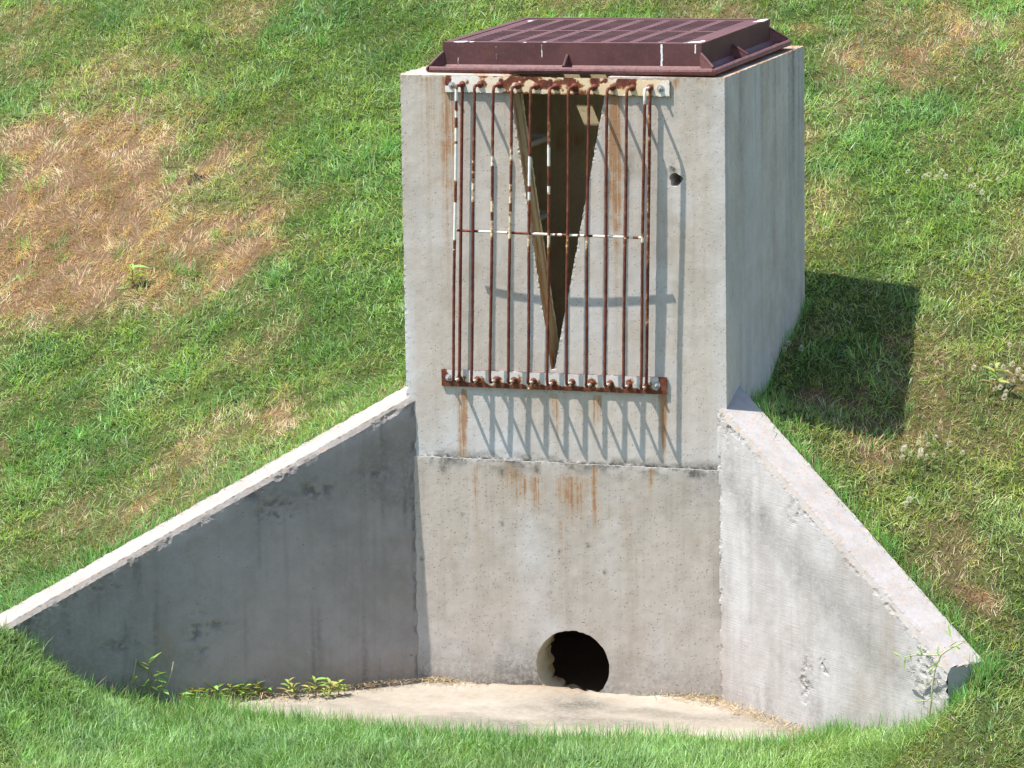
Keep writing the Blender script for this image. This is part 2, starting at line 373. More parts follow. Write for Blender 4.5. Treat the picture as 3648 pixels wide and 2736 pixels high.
# ------------------------------------------------------------------ concrete riser (the box with the V notch)
TF = .118; TI = .12
mb = MB()
def c3(x, y, z=None): return (x, y, HT(x, y) if z is None else z)
xl, xr = -.192, .176
za = 1.178
nl0, nl1 = c3(xl, 0), (-.048, 0, za); nr0, nr1 = c3(xr, 0), (-.036, 0, za)
i_nl0, i_nl1 = c3(xl+.002, TF), (-.048, TF, za+.02); i_nr0, i_nr1 = c3(xr+.012, TF), (-.036, TF, za+.02)
A, B_, C_, D_ = (-WH, 0, ZJ), (WH, 0, ZJ), (WH, D, ZJ), (-WH, D, ZJ)
a, b, c, d = c3(-WH, 0), c3(WH, 0), c3(WH, D), c3(-WH, D)
e_bot = edge(A, B_, jit=.0008); e_R = edge(B_, b, .012, .0002); e_L = edge(A, a, jit=.0008)
e_tr = edge(b, nr0); e_vr = edge(nr0, nr1, .008, jit=.0009); e_va = edge(nr1, nl1); e_vl = edge(nl1, nl0, .008, jit=.0009); e_tl = edge(nl0, a)
rv = lambda e: e[::-1]
hx, hz = P(2407, 640)
ang = np.linspace(0, 2*math.pi, 28, endpoint=False); wob = 1+.10*np.sin(ang*3+1)+.06*np.sin(ang*5)+rng.normal(0, .03, 28)
hole = np.stack([hx+.023*np.cos(ang)*wob, 0*ang, hz+.024*np.sin(ang)*wob], 1)
panel(mb, [loop(e_bot, e_R, e_tr, e_vr, e_va, e_vl, e_tl, rv(e_L)), hole], (1, 0, 0), (0, 0, 1), .0085, 0, rough(.0012), attr_riser, o0=(0, 0, 0))
hb = hole.copy(); hb[:, 1] = .10; hb[:, [0, 2]] = np.array([hx, hz])+(hb[:, [0, 2]]-np.array([hx, hz]))*.7
n = len(hole); mb.add(np.concatenate([hole, hb]), [(i, i+n, (i+1) % n+n, (i+1) % n) for i in range(n)]+[tuple(range(n, 2*n))], 0)
e_rb = edge(B_, C_); e_Rb = edge(C_, c, jit=.0006); e_rt = edge(b, c, jit=.0008)
panel(mb, [loop(e_rb, e_Rb, rv(e_rt), rv(e_R))], (0, 1, 0), (0, 0, 1), .015, 1, rough(.001), attr_side)
e_lb = edge(D_, A); e_lt = edge(d, a, jit=.0006); e_Lb = edge(D_, d)
panel(mb, [loop(e_lb, e_L, rv(e_lt), rv(e_Lb))], (0, -1, 0), (0, 0, 1), .03, 1, rough(.001), attr_side)
e_bb = edge(C_, D_); e_bt = edge(c, d)
panel(mb, [loop(e_bb, e_Lb, rv(e_bt), rv(e_Rb))], (-1, 0, 0), (0, 0, 1), .03, 1, None, attr_side)
# jambs of the notch
j_tl = edge(nl0, i_nl0, .012, .001); j_al = edge(nl1, i_nl1); e_ivl = edge(i_nl1, i_nl0, jit=.001)
def attr_jamb(W):
    y = W[:, 1]; z = W[:, 2]
    f = vnoise(y*75, z*1.2); R = .15+1.1*sstep(.4, .8, f); G = .35*sstep(.55, .2, vnoise(y*75+9, z*1.2))
    return np.stack([R, G, 0*R, 0*R], 1)
panel(mb, [loop(j_al, e_ivl, rv(j_tl), rv(e_vl))], (0, 1, 0), (.14, 0, -1), .008, 2, None, attr_jamb, flip=True)
j_tr = edge(nr0, i_nr0, .012, .001); j_ar = edge(nr1, i_nr1); e_ivr = edge(i_nr0, i_nr1)
panel(mb, [loop(j_tr, e_ivr, rv(j_ar), rv(e_vr))], (0, 1, 0), (.2, 0, 1), .02, 2, None, attr_jamb)
e_iva = edge(i_nr1, i_nl1)
panel(mb, [loop(rv(e_va), j_ar, e_iva, rv(j_al))], (1, 0, 0), (0, 1, 0), .02, 2)
# inner faces
XI = WH-TI; YB = D-TI
q0, q1, q2, q3 = c3(-XI, TF), c3(XI, TF), c3(XI, YB), c3(-XI, YB)
f0, f1, f2, f3 = (-XI, TF, ZJ), (XI, TF, ZJ), (XI, YB, ZJ), (-XI, YB, ZJ)
t_l = edge(i_nl0, q0); t_r = edge(q1, i_nr0)
eL_ = edge(f0, q0); eR_ = edge(f1, q1); eRB = edge(f2, q2); eLB = edge(f3, q3); e_ib = edge(f1, f0)
panel(mb, [loop(e_ib, eL_, rv(t_l), rv(e_ivl), rv(e_iva), rv(e_ivr), rv(t_r), rv(eR_))], (-1, 0, 0), (0, 0, 1), .03, 3)
s_l = edge(q3, q0); s_r = edge(q1, q2); s_b = edge(q2, q3)
def attr_in(W):
    f = fbm(W[:, 0]*6, W[:, 2]*4); r = np.exp(-(((W[:, 0]+.2)/.2)**2+((W[:, 2]-1.87)/.05)**2))
    return np.stack([.35*f+.5*r, .25*(1-f), 0*f, 0*f], 1)
panel(mb, [loop(edge(f3, f2), eRB, s_b, rv(eLB))], (1, 0, 0), (0, 0, 1), .02, 3, None, attr_in)
panel(mb, [loop(edge(f0, f3), eLB, s_l, rv(eL_))], (0, 1, 0), (0, 0, 1), .02, 3, None, attr_in)
panel(mb, [loop(edge(f2, f1), eR_, s_r, rv(eRB))], (0, -1, 0), (0, 0, 1), .02, 3, None, attr_in)
# top ring, open where the notch cuts it
panel(mb, [loop(rv(e_tr), e_rt, e_bt, e_lt, rv(e_tl), j_tl, t_l, rv(s_l), rv(s_b), rv(s_r), t_r, rv(j_tr))], (1, 0, 0), (0, 1, 0), .012, 0, None, attr_top)
riser = mb.build('concrete_riser', [M_RISER, M_SIDE, M_IN, M_IN], origin=(0, D/2, ZJ), smooth=False)
setp(riser, 'tall grey concrete box with a V-shaped notch in its front, rust-streaked under the iron lid', 'concrete box')

# ------------------------------------------------------------------ headwall (lower front with pipe hole)
mb = MB(); HY = -.0045; ZT = ZJ-.0015; ZB = -.15
nA = 64; ang = np.linspace(0, 2*math.pi, nA, endpoint=False); CX, CZ, CR = .0195, .0935, .1385
ring = np.stack([CX+CR*np.cos(ang)+rng.normal(0, .0009, nA), 0*ang+HY, CZ+CR*.96*np.sin(ang)+rng.normal(0, .0012, nA)], 1)
h_t = edge((-WH, HY, ZT), (WH, HY, ZT), .008, .0006); h_b = edge((-WH, HY, ZB), (WH, HY, ZB))
h_L = edge((-WH, HY, ZB), (-WH, HY, ZT)); h_R = edge((WH, HY, ZB), (WH, HY, ZT))
panel(mb, [loop(h_b, h_R, rv(h_t), rv(h_L)), ring], (1, 0, 0), (0, 0, 1), .0085, 0, rough(.0016), attr_head, o0=(0, HY, 0))
# lip of the pour joint: a narrow ledge just under the riser
tv = h_t.copy(); tb = h_t.copy(); tb[:, 1] = .03; k_ = len(tv); mb.add(np.concatenate([tv, tb]), [(i, i+1, i+1+k_, i+k_) for i in range(k_-1)], 0, [(.15, 0, .8, 0)]*(2*k_))
HTK = .17
ring2 = ring.copy(); ring2[:, 1] = HTK
r_ = 1+rng.normal(0, .035, nA)+.04*np.sin(ang*5+1)+.03*np.sin(ang*11); ring2[:, 0] = CX+(ring[:, 0]-CX)*r_; ring2[:, 2] = CZ+(ring[:, 2]-CZ)*r_
rm = ring.copy(); rm[:, 1] = .09
for a_, b_ in ((ring, rm), (rm, ring2)):
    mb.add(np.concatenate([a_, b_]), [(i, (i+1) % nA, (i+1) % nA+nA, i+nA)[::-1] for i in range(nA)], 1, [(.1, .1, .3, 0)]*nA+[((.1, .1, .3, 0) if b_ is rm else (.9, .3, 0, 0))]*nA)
# inner side, other walls and floor of the lower chamber
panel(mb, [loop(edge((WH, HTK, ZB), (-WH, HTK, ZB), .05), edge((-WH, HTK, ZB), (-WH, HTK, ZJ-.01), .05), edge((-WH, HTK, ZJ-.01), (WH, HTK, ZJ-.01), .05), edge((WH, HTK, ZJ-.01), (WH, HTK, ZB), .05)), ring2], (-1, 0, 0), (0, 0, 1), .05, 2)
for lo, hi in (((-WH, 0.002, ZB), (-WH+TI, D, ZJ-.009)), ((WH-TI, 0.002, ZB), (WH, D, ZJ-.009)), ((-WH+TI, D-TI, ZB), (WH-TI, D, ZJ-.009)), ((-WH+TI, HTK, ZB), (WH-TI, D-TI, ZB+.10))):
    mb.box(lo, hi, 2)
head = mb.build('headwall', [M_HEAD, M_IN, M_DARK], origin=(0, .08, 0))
setp(head, 'grey pitted concrete headwall with a round pipe opening at its foot, below the notched box', 'wall')

# ------------------------------------------------------------------ wing walls
def face_sz(px, py, base, dr):
    n = np.array([dr[1], -dr[0], 0]); p = on_plane(px, py, n, n[:2]@base); return (p[:2]-base)@dr, p[2]
def wing(name, base, dr, nn, zw, slo, length, mats, hon, label, side):
    mb = MB()
    def zt(p): return zw-slo*((np.array(p[:2])-base)@dr)
    def at(s, o): p = base+dr*s+nn*o; return p
    CH = .013
    sgn = -1 if side < 0 else 1
    inner0 = base+dr*(-.004)+nn*CH*0; inner0 = np.array([base[0]+.0*sgn, .012])
    inner0 = base - dr*(.012/abs(dr[1]))
    start_in = inner0
    # inner top edge sits CH behind the face line (a small chamfer)
    def P3(p, dz=0.): return np.array([p[0], p[1], zt(p)+dz])
    s0 = -.012/abs(dr[1])
    a0 = at(s0, 0); a1 = at(length, 0); c0 = at(s0, CH); c1 = at(length, CH)
    xb = sgn*(WH-.008)
    so_ = (xb-(base+nn*TW)[0])/dr[0]; o0_ = at(so_, TW); o1_ = at(length, TW)
    corner = np.array([xb, .012])
    zb = -.2; chd = .020
    jf = .0016
    E_in = edge(P3(a0, -chd), P3(a1, -chd), .01, .0009); E_ch = edge(P3(c0), P3(c1), .01, .0009)
    # crumbled patches on the edge
    for k_ in range(1, len(E_in)-1):
        s_ = k_/len(E_in)
        q = fbm(np.array([s_*30+side*7]), np.array([2.]))[0]
        if q > .62: E_in[k_] += np.array([nn[0], nn[1], -.6])*(q-.62)*.04
    b_in = edge((*a0, zb), (*a1, zb), .03); v_s = edge((*a0, zb), P3(a0, -chd), .011, .0015); v_e = edge((*a1, zb), P3(a1, -chd), .02, .004)
    def attr_face(W):
        s = (W[:, :2]-base)@dr; z = W[:, 2]; n = len(W)
        H = np.zeros(n); ed = (zt_arr(W)-chd)-z
        for (ps, pz, rs, rz, am) in hon:
            H = np.maximum(H, .75*am*sstep(.50, .66, fbm(s*55+ps*5, z*55))*np.exp(-(((s-ps)/(rs*.75))**2+((z-pz)/(rz*.75))**2)))
        H = np.maximum(H, .6*sstep(.02, .0, ed)*sstep(.58, .72, fbm(s*26, z*40)))
        H = np.maximum(H, .8*sstep(.03, .0, s)*sstep(.45, .6, fbm(s*30, z*25)))
        if side < 0:
            R = .40*sstep(.22, .0, z)*sstep(.9, .2, s)+.35*np.exp(-(((s-.95)/.05)**2+((z-.21)/.08)**2))
            G = .35*sstep(.4, .7, fbm(s*2.5, z*2.5+3))+.35*sstep(.7, 1.5, s)+.3*sstep(.15, 0, z)+.4*sstep(.6, .8, fbm(s*18, z*1.5))
            B = .25*sstep(.42, .75, fbm(s*2.6+8, z*3))*sstep(1.2, .6, s)+.4*sstep(.07, .0, ed)*sstep(.35, .6, fbm(s*6, z*6+4))
            dx_, dz_ = face_sz(1222, 1570, LB, LD); B = B+1.5*np.exp(-(((s-dx_)/.004)**2+((z-dz_)/.03)**2))
        else:
            R = .12*sstep(.2, 0, z)+0*s; G = .32*sstep(.06, .22, ed)*sstep(.36, .2, ed)*sstep(.35, .6, fbm(s*3, z*3))+.3*sstep(.2, -.05, z)+.2*sstep(.5, .75, fbm(s*12, z*2))
            B = .55*sstep(.35, .7, fbm(s*3+2, z*2.2))
        return np.stack([R, np.clip(G, 0, 1), np.clip(B, 0, 1), np.clip(H, 0, 1)], 1)
    def zt_arr(W): return zw-slo*((W[:, :2]-base)@dr)
    def disp(W):
        A_ = attr_face(W)[:, 3]; s = (W[:, :2]-base)@dr
        return -.007*A_+(fbm(s*14, W[:, 2]*14)-.5)*.004
    U = (*(-dr*sgn), 0) if side > 0 else (*(-dr), 0)
    U = (-dr[0], -dr[1], 0) if side < 0 else (dr[0], dr[1], 0)
    if side < 0: lp = loop(rv(b_in), v_s, E_in, rv(v_e))
    else: lp = loop(b_in, v_e, rv(E_in), rv(v_s))
    panel(mb, [lp], U, (0, 0, 1), .012, 0, disp, attr_face)
    # chamfer
    c_s = edge(P3(a0, -chd), P3(c0), .05); c_e = edge(P3(a1, -chd), P3(c1), .05)
    def at_ch(W): return np.stack([np.zeros(len(W)), .25*fbm(W[:, 0]*20, W[:, 1]*20), .1+0*W[:, 0], 0*W[:, 0]], 1)
    lp = loop(E_in, c_e, rv(E_ch), rv(c_s))
    nrm_v = np.cross([dr[0], dr[1], -slo], [nn[0], nn[1], 0])
    flip = side > 0
    panel(mb, [lp], (dr[0], dr[1], -slo), (nn[0]*CH, nn[1]*CH, chd), .008, 1, None, at_ch, flip=not (side > 0))
    # top
    E_out = edge(P3(o0_), P3(o1_), .015, .0012); t_c = edge(P3(c0), P3(corner), .02, .0); t_b = edge(P3(corner), P3(o0_), .02, 0); t_e = edge(P3(c1), P3(o1_), .015, .006)
    def at_top(W): return np.stack([.12*sstep(.5, .7, fbm(W[:, 0]*9, W[:, 1]*9)), .1*fbm(W[:, 0]*5, W[:, 1]*5), .35+0*W[:, 0], 0*W[:, 0]], 1)
    panel(mb, [loop(E_ch, t_e, rv(E_out), rv(t_b), rv(t_c))], (dr[0], dr[1], -slo), (nn[0], nn[1], 0), .012, 2, rough(.002), at_top, flip=not (side > 0))
    # outer face and end
    z_ = lambda p: np.array([p[0], p[1], zb])
    mb.add([z_(o0_), z_(o1_), P3(o1_), P3(o0_)], [(0, 1, 2, 3) if side > 0 else (3, 2, 1, 0)], 0)
    mb.add([z_(a1), z_(o1_), P3(o1_), P3(c1), P3(a1, -chd)], [(0, 1, 2, 3, 4)], 0)
    org = (*(base+dr*.7), 0)
    o = mb.build(name, mats, origin=org); return setp(o, label, 'wall')
hl = [(*face_sz(px, py, LB, LD), rs, rz, am) for px, py, rs, rz, am in ((1130, 1745, .09, .045, 1.), (990, 1815, .10, .06, 1.), (900, 1760, .05, .03, 1.), (1340, 1690, .08, .035, .8), (710, 2270, .05, .11, .9), (770, 2225, .09, .03, .7), (250, 2110, .25, .03, .8), (430, 2300, .1, .04, .6))]
hr = [(*face_sz(px, py, RB, RD), rs, rz, am) for px, py, rs, rz, am in ((2830, 1830, .04, .04, .9), (2870, 2420, .05, .10, .8), (3310, 2400, .12, .12, .85), (2935, 2380, .03, .05, .9), (3280, 2260, .10, .02, .9), (3420, 2480, .05, .06, .9), (2600, 1500, .06, .1, .7))]
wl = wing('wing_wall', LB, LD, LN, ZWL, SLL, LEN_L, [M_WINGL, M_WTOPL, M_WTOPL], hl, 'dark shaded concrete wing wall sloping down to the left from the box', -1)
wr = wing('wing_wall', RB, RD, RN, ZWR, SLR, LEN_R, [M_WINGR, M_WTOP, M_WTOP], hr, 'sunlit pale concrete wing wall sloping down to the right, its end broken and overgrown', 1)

# ------------------------------------------------------------------ terrain
def tps_fit(pts, lam=1e-3):
    pts = np.array(pts, float); X = pts[:, :2]; n = len(X)
    r = np.linalg.norm(X[:, None]-X[None], axis=2)
    K = r*r*np.log(r+1e-9)+lam*np.eye(n); Pm = np.hstack([np.ones((n, 1)), X])
    Amat = np.zeros((n+3, n+3)); Amat[:n, :n] = K; Amat[:n, n:] = Pm; Amat[n:, :n] = Pm.T
    sol = np.linalg.solve(Amat, np.concatenate([pts[:, 2], np.zeros(3)])); return X, sol
def tps_eval(m, x, y):
    X, sol = m; out = sol[-3]+sol[-2]*x+sol[-1]*y
    for (a_, b_), wgt in zip(X, sol): 
        r = np.hypot(x-a_, y-b_); out = out+wgt*r*r*np.log(r+1e-9)
    return out
hill_pts = [(.62, .57, 1.04), (.62, .70, 1.12), (.62, .92, 1.19), (.62, 1.15, 1.26), (1.14, .37, .915), (.975, 1.40, 1.32), (1.6, 1.0, 1.09), (2.4, .6, .85),
            (-.62, .6, 1.08), (-.62, 1.1, 1.27), (-1.2, .5, .93), (-1.4, 1.2, 1.22), (-2.2, .3, .68), (-3, .6, .68), (0, 3.2, 2.02), (-2, 3.2, 1.95), (2, 3.2, 1.95), (-3.5, 2, 1.35), (3.2, 1.6, 1.2),
            (0, 5.5, 2.85), (-3, 5.5, 2.8), (3, 5.5, 2.8), (3, -.4, .45), (-3, -.6, .3)]
for s_ in np.arange(.05, 1.6, .25):
    for (b0, d0, n0, z0, sl0) in ((LB, LD, LN, ZWL, SLL), (RB, RD, RN, ZWR, SLR)):
        p = b0+d0*s_+n0*(TW+.03); hill_pts.append((p[0], p[1], z0-sl0*s_-.028))
share = []
for (b0, d0, zz) in ((LB, LD, ((1.66, .315), (2.2, .16), (3.0, .06), (4, .02))), (RB, RD, ((1.50, .28), (2.0, .17), (2.8, .05), (4, .0)))):
    for s_, z_ in zz: p = b0+d0*s_; share.append((p[0], p[1], z_))
front_pts = [(x, y, -.035) for x, y in ((-.5, -.05), (0, -.05), (.5, -.05), (-.6, -.3), (0, -.35), (.6, -.3), (0, -.6), (.7, -.45), (-.45, -.55))]
for (b0, d0, zz) in ((LB, LD, ((.45, -.03), (.7, -.03), (.92, -.012), (1.08, .03), (1.23, .08), (1.4, .205), (1.55, .345))), (RB, RD, ((.45, -.03), (.7, .02), (1.09, .115), (1.35, .235), (1.42, .29)))):
    for s_, z_ in zz: p = b0+d0*s_; front_pts.append((p[0], p[1], z_))
base_pts = [on_plane(x_*3648/2212., y_*3648/2212., (0, 0, 1), 0.)[:2] for x_, y_ in ((480, 1550), (760, 1586), (1050, 1606), (1450, 1614), (1740, 1620))]
front_pts += [(p[0], p[1]-.035, .016) for p in base_pts]+[(p[0], p[1]+.07, -.03) for p in base_pts[1:]]
front_pts += [(0, -1.0, .02), (0, -1.6, .0), (-1.2, -1.3, .03), (1.2, -1.1, .02), (-2.1, -1.6, .06), (1.9, -1.5, .03), (0, -3, 0), (-2, -3, 0), (2, -3, 0), (-1.3, -1.0, .03)]
MH = tps_fit(hill_pts+share); MF = tps_fit(front_pts+share)
pl = np.array([LB+LN*TW*.5+LD*20, LB+LN*TW*.5+LD*LEN_L, LB+LN*TW*.5, (-.5, .08), (.5, .08), RB+RN*TW*.5, RB+RN*TW*.5+RD*LEN_R, RB+RN*TW*.5+RD*20])
def height(x, y):
    x = np.asarray(x, float); y = np.asarray(y, float)
    best = np.full(x.shape, 1e9); sg = np.ones(x.shape); wd = np.full(x.shape, .012)
    for k in range(len(pl)-1):
        a_, b_ = pl[k], pl[k+1]; L = np.linalg.norm(b_-a_); u = (b_-a_)/L
        t = np.clip((x-a_[0])*u[0]+(y-a_[1])*u[1], 0, L); dx = x-a_[0]-u[0]*t; dy = y-a_[1]-u[1]*t; dd = np.hypot(dx, dy)
        cr = u[0]*(y-a_[1])-u[1]*(x-a_[0])
        m = dd < best-1e-9; best = np.where(m, dd, best); sg = np.where(m, np.sign(cr), sg)
        wk = .012 if 0 < k < len(pl)-2 else np.clip(.012+.55*((L-t) if k == 0 else t), .012, .6)
        wd = np.where(m, wk, wd)
    wgt = sstep(-1, 1, sg*best/wd)
    nx = x; h1 = tps_eval(MH, x, y); h2 = tps_eval(MF, x, y)
    h1 = 3.6-np.log1p(np.exp((3.6-h1)*3))/3+.0 if False else np.where(h1 > 2.6, 2.6+1.4*np.tanh((h1-2.6)/1.4), h1)
    far = sstep(3, 6, np.hypot(x*.8, y+.5)-0); h2 = h2*(1-far)+far*(.15*np.clip(-y-4, 0, 13))
    h1 = np.where(y < 0, h1*(1-sstep(3, 7, np.abs(x)))+sstep(3, 7, np.abs(x))*.2, h1)
    h = h1*wgt+h2*(1-wgt)
    bump = (fbm(x*2.1+50, y*2.1+50, 4)-.5)*.05+(fbm(x*9+50, y*9+50, 3)-.5)*.018
    return h+bump*sstep(.0, .25, best-.05)*sstep(-.2, .1, np.maximum(wgt-.5, -y-.95))
def axis(lo, hi, f0, f1, st, far):
    a_ = list(np.arange(f0, f1+1e-6, st)); s_ = st; v = f1
    while v < far: s_ *= 1.25; v += s_; a_.append(v)
    s_ = st; v = f0; pre = []
    while v > -far: s_ *= 1.25; v -= s_; pre.append(v)
    return np.array(pre[::-1]+a_)
gx = axis(0, 0, -5.6, 3.6, .024, 300); gy = axis(0, 0, -2.4, 7.0, .024, 300)
XX, YY = np.meshgrid(gx, gy)
ZZ = height(XX, YY)
def hgrid(x, y):
    i = np.clip(np.searchsorted(gx, x)-1, 0, len(gx)-2); j = np.clip(np.searchsorted(gy, y)-1, 0, len(gy)-2)
    u = (x-gx[i])/(gx[i+1]-gx[i]); v = (y-gy[j])/(gy[j+1]-gy[j])
    return (ZZ[j, i]*(1-u)+ZZ[j, i+1]*u)*(1-v)+(ZZ[j+1, i]*(1-u)+ZZ[j+1, i+1]*u)*v

# patches of dry lawn: where they lie on the bank (found from the photo), radius in metres
def on_ground(px, py):
    d = ray(px, py); t = np.arange(12, 28, .01); Q = CAM+d*t[:, None]; hh = hgrid(Q[:, 0], Q[:, 1])
    back = (Q[:, 2] < hh); k = np.argmax(back); return Q[k] if back.any() else Q[-1]
K = 3648/2212.
def PT(lst):
    out = []
    for x, y, rx, ry, am in lst:
        g = on_ground(x*K, y*K); out.append((g[0], g[1], rx*K/960., ry*K/960.*2.0, am))
    return out
DRY = PT([(60, 470, 220, 190, 1.), (240, 430, 170, 110, .8), (60, 600, 250, 80, .75), (60, 290, 200, 55, .62), (330, 540, 180, 90, .7), (480, 480, 110, 80, .5), (300, 350, 260, 120, .28), (350, 640, 260, 60, .3), (480, 1000, 200, 120, .22), (520, 555, 60, 35, .7), (250, 175, 180, 50, .45), (40, 110, 130, 60, .4), (120, 30, 100, 30, .3), (90, 690, 100, 30, .5),
          (600, 900, 90, 50, .45), (430, 940, 80, 60, .4), (760, 790, 60, 40, .35), (330, 1080, 90, 50, .35), (120, 1130, 80, 50, .35), (560, 740, 70, 60, .2),
          (1850, 165, 130, 45, .62), (1980, 110, 190, 60, .45), (2120, 60, 120, 40, .5), (1950, 200, 80, 30, .4), (1800, 870, 60, 30, .75), (1720, 730, 50, 60, .35), (2150, 1350, 60, 25, .8), (2170, 1430, 40, 20, .3), (2180, 560, 60, 80, .25),
          (2020, 780, 90, 80, .3), (2100, 1200, 100, 90, .25), (1850, 990, 60, 40, .3), (1680, 60, 200, 30, .3)])
GREEN = PT([(1100, 330, 500, 130, .4), (700, 150, 300, 120, .5), (1000, 500, 260, 200, .4), (420, 310, 140, 40, .4), (640, 620, 250, 80, .25), (1950, 330, 180, 90, .35), (150, 780, 300, 50, .25), (1900, 480, 150, 80, .3)])
def field(x, y, L):
    wx = (fbm(x*3.1, y*3.1)-.5)*.35; wy = (fbm(x*3.1+40, y*3.1+9)-.5)*.5; r = np.zeros(x.shape)
    for cx, cy, rx, ry, am in L:
        r = r+am*np.exp(-(((x+wx-cx)/rx)**2+((y+wy-cy)/ry)**2))
    return r
def is_front(x, y):                   # the low lawn in front of the wing walls
    return (y < -.45) | ((np.abs(x) < WI+np.abs(np.minimum(y, 0))*1.25) & (y < 0))
def dryness(x, y):
    n1 = fbm(x*2.3+11, y*1.6+7); n2 = fbm(x*7+3, y*5+1)
    d_ = field(x, y, DRY)*(.55+.9*n2)+.36*sstep(.48, .72, n1)+.60*(n2-.47)+.08+.04*sstep(.3, 1.5, x)-field(x, y, GREEN)*.55
    fr = is_front(x, y)
    return np.clip(np.where(fr, .02+.30*(n2-.45)+field(x, y, DRY)*.8+.12*sstep(1.0, 1.9, x), d_), 0, 1)
dr_ = dryness(XX, YY)
gc = np.zeros(XX.shape+(4,)); g1 = np.array([.05, .085, .02]); g2 = np.array([.20, .125, .07])
farm = sstep(3.2, 4.5, np.hypot(XX, YY-1.5))[..., None]; g1 = g1*(1+.6*farm)
gc[..., :3] = g1*(1-dr_[..., None])+g2*dr_[..., None]; gc[..., 3] = 1
ny, nx = XX.shape; idx = np.arange(nx*ny).reshape(ny, nx)
F = np.stack([idx[:-1, :-1], idx[:-1, 1:], idx[1:, 1:], idx[1:, :-1]], -1).reshape(-1, 4)
cx_ = XX.ravel()[F].mean(1); cy_ = YY.ravel()[F].mean(1)
F = F[~((np.abs(cx_) < WH-.03) & (cy_ > .03) & (cy_ < D-.03))]
def np_mesh(name, V, faces, col=None, mat=None, smooth=False):
    me = bpy.data.meshes.new(name); me.vertices.add(len(V)); me.vertices.foreach_set('co', np.ascontiguousarray(V, np.float32).ravel())
    tot = np.concatenate([np.full(len(f), f.shape[1]) for f in faces]); li = np.concatenate([f.ravel() for f in faces])
    me.loops.add(len(li)); me.loops.foreach_set('vertex_index', li.astype(np.int32))
    me.polygons.add(len(tot)); st = np.concatenate([[0], np.cumsum(tot)[:-1]]); me.polygons.foreach_set('loop_start', st.astype(np.int32))
    if smooth: me.polygons.foreach_set('use_smooth', np.ones(len(tot), bool))
    me.update(calc_edges=True)
    if col is not None:
        A_ = me.color_attributes.new('stain', 'FLOAT_COLOR', 'POINT'); A_.data.foreach_set('color', np.ascontiguousarray(col, np.float32).ravel())
    if mat: me.materials.append(mat)
    o = bpy.data.objects.new(name, me); COL.objects.link(o); return o
ground = np_mesh('ground', np.stack([XX.ravel(), YY.ravel(), ZZ.ravel()], 1), [F], gc.reshape(-1, 4), M_SOIL, True)
setp(ground, kind='structure')

# ------------------------------------------------------------------ apron slab
base_curve = [on_plane(x*K, y*K, (0, 0, 1), 0.)[:2] for x, y in ((330, 1528), (480, 1550), (620, 1570), (760, 1586), (900, 1598), (1050, 1606), (1250, 1610), (1450, 1614), (1620, 1618), (1740, 1620), (1830, 1604))]
bc = np.array(base_curve)
lw = LB+LD*1.05+LN*.03; rw = RB+RD*.72+RN*.03
def smooth_curve(c_, n=60):
    t = np.linspace(0, len(c_)-1, n); i = np.clip(t.astype(int), 0, len(c_)-2); f_ = (t-i)[:, None]; f_ = f_
    return c_[i]*(1-f_)+c_[i+1]*f_
cur = smooth_curve(bc)
slab_poly = np.concatenate([[(-WI-.03, .01), (WI+.03, .01)][::-1], [lw*0+np.array(LB+LD*.6+LN*.03)], [lw], cur, [rw], [RB+RD*.3+RN*.03]])
sp3 = []
for i in range(len(slab_poly)):
    e = edge((*slab_poly[i], 0.), (*slab_poly[(i+1) % len(slab_poly)], 0.), .04, 0); sp3.append(e[:-1])
sp3 = np.concatenate(sp3)
def attr_slab(W):
    x, y = W[:, 0], W[:, 1]
    dw = np.minimum(-y, np.minimum((np.stack([x, y], 1)-LB)@(-LN), (np.stack([x, y], 1)-RB)@(-RN)))
    f = fbm(x*7, y*7); G = .42*sstep(.45, .7, fbm(x*2.5, y*5+3))+.18*f+.35*np.exp(-((x-.03-.1*(fbm(y*5, y*0)-.5))/.13)**2)*sstep(.3, .6, f)
    R = .75*sstep(.10, .01, dw)*f+.7*np.exp(-((y+.085+.02*x-.01*f)/.008)**2)*sstep(-.5, -.3, x)*sstep(.45, .25, x)*sstep(.35, .6, fbm(x*9, y*2))
    B = .25*sstep(.45, .7, fbm(x*3+9, y*6))
    return np.stack([R, G, B, 0*R], 1)
mb = MB()
panel(mb, [sp3], (1, 0, 0), (0, 1, 0), .02, 0, lambda W: (fbm(W[:, 0]*3, W[:, 1]*3)-.5)*.010+.018*sstep(.07, 0, -W[:, 1])*fbm(W[:, 0]*8, W[:, 1]*3), attr_slab)
slab = mb.build('pavement', [M_SLAB], origin=(0, -.4, 0), smooth=True); setp(slab, kind='structure')
slab_cut = np.concatenate([slab_poly[:2], [LB+LD*.5], [LB+LD*.8]]+[cur+np.array([0, .012])]+[[RB+RD*.55]])

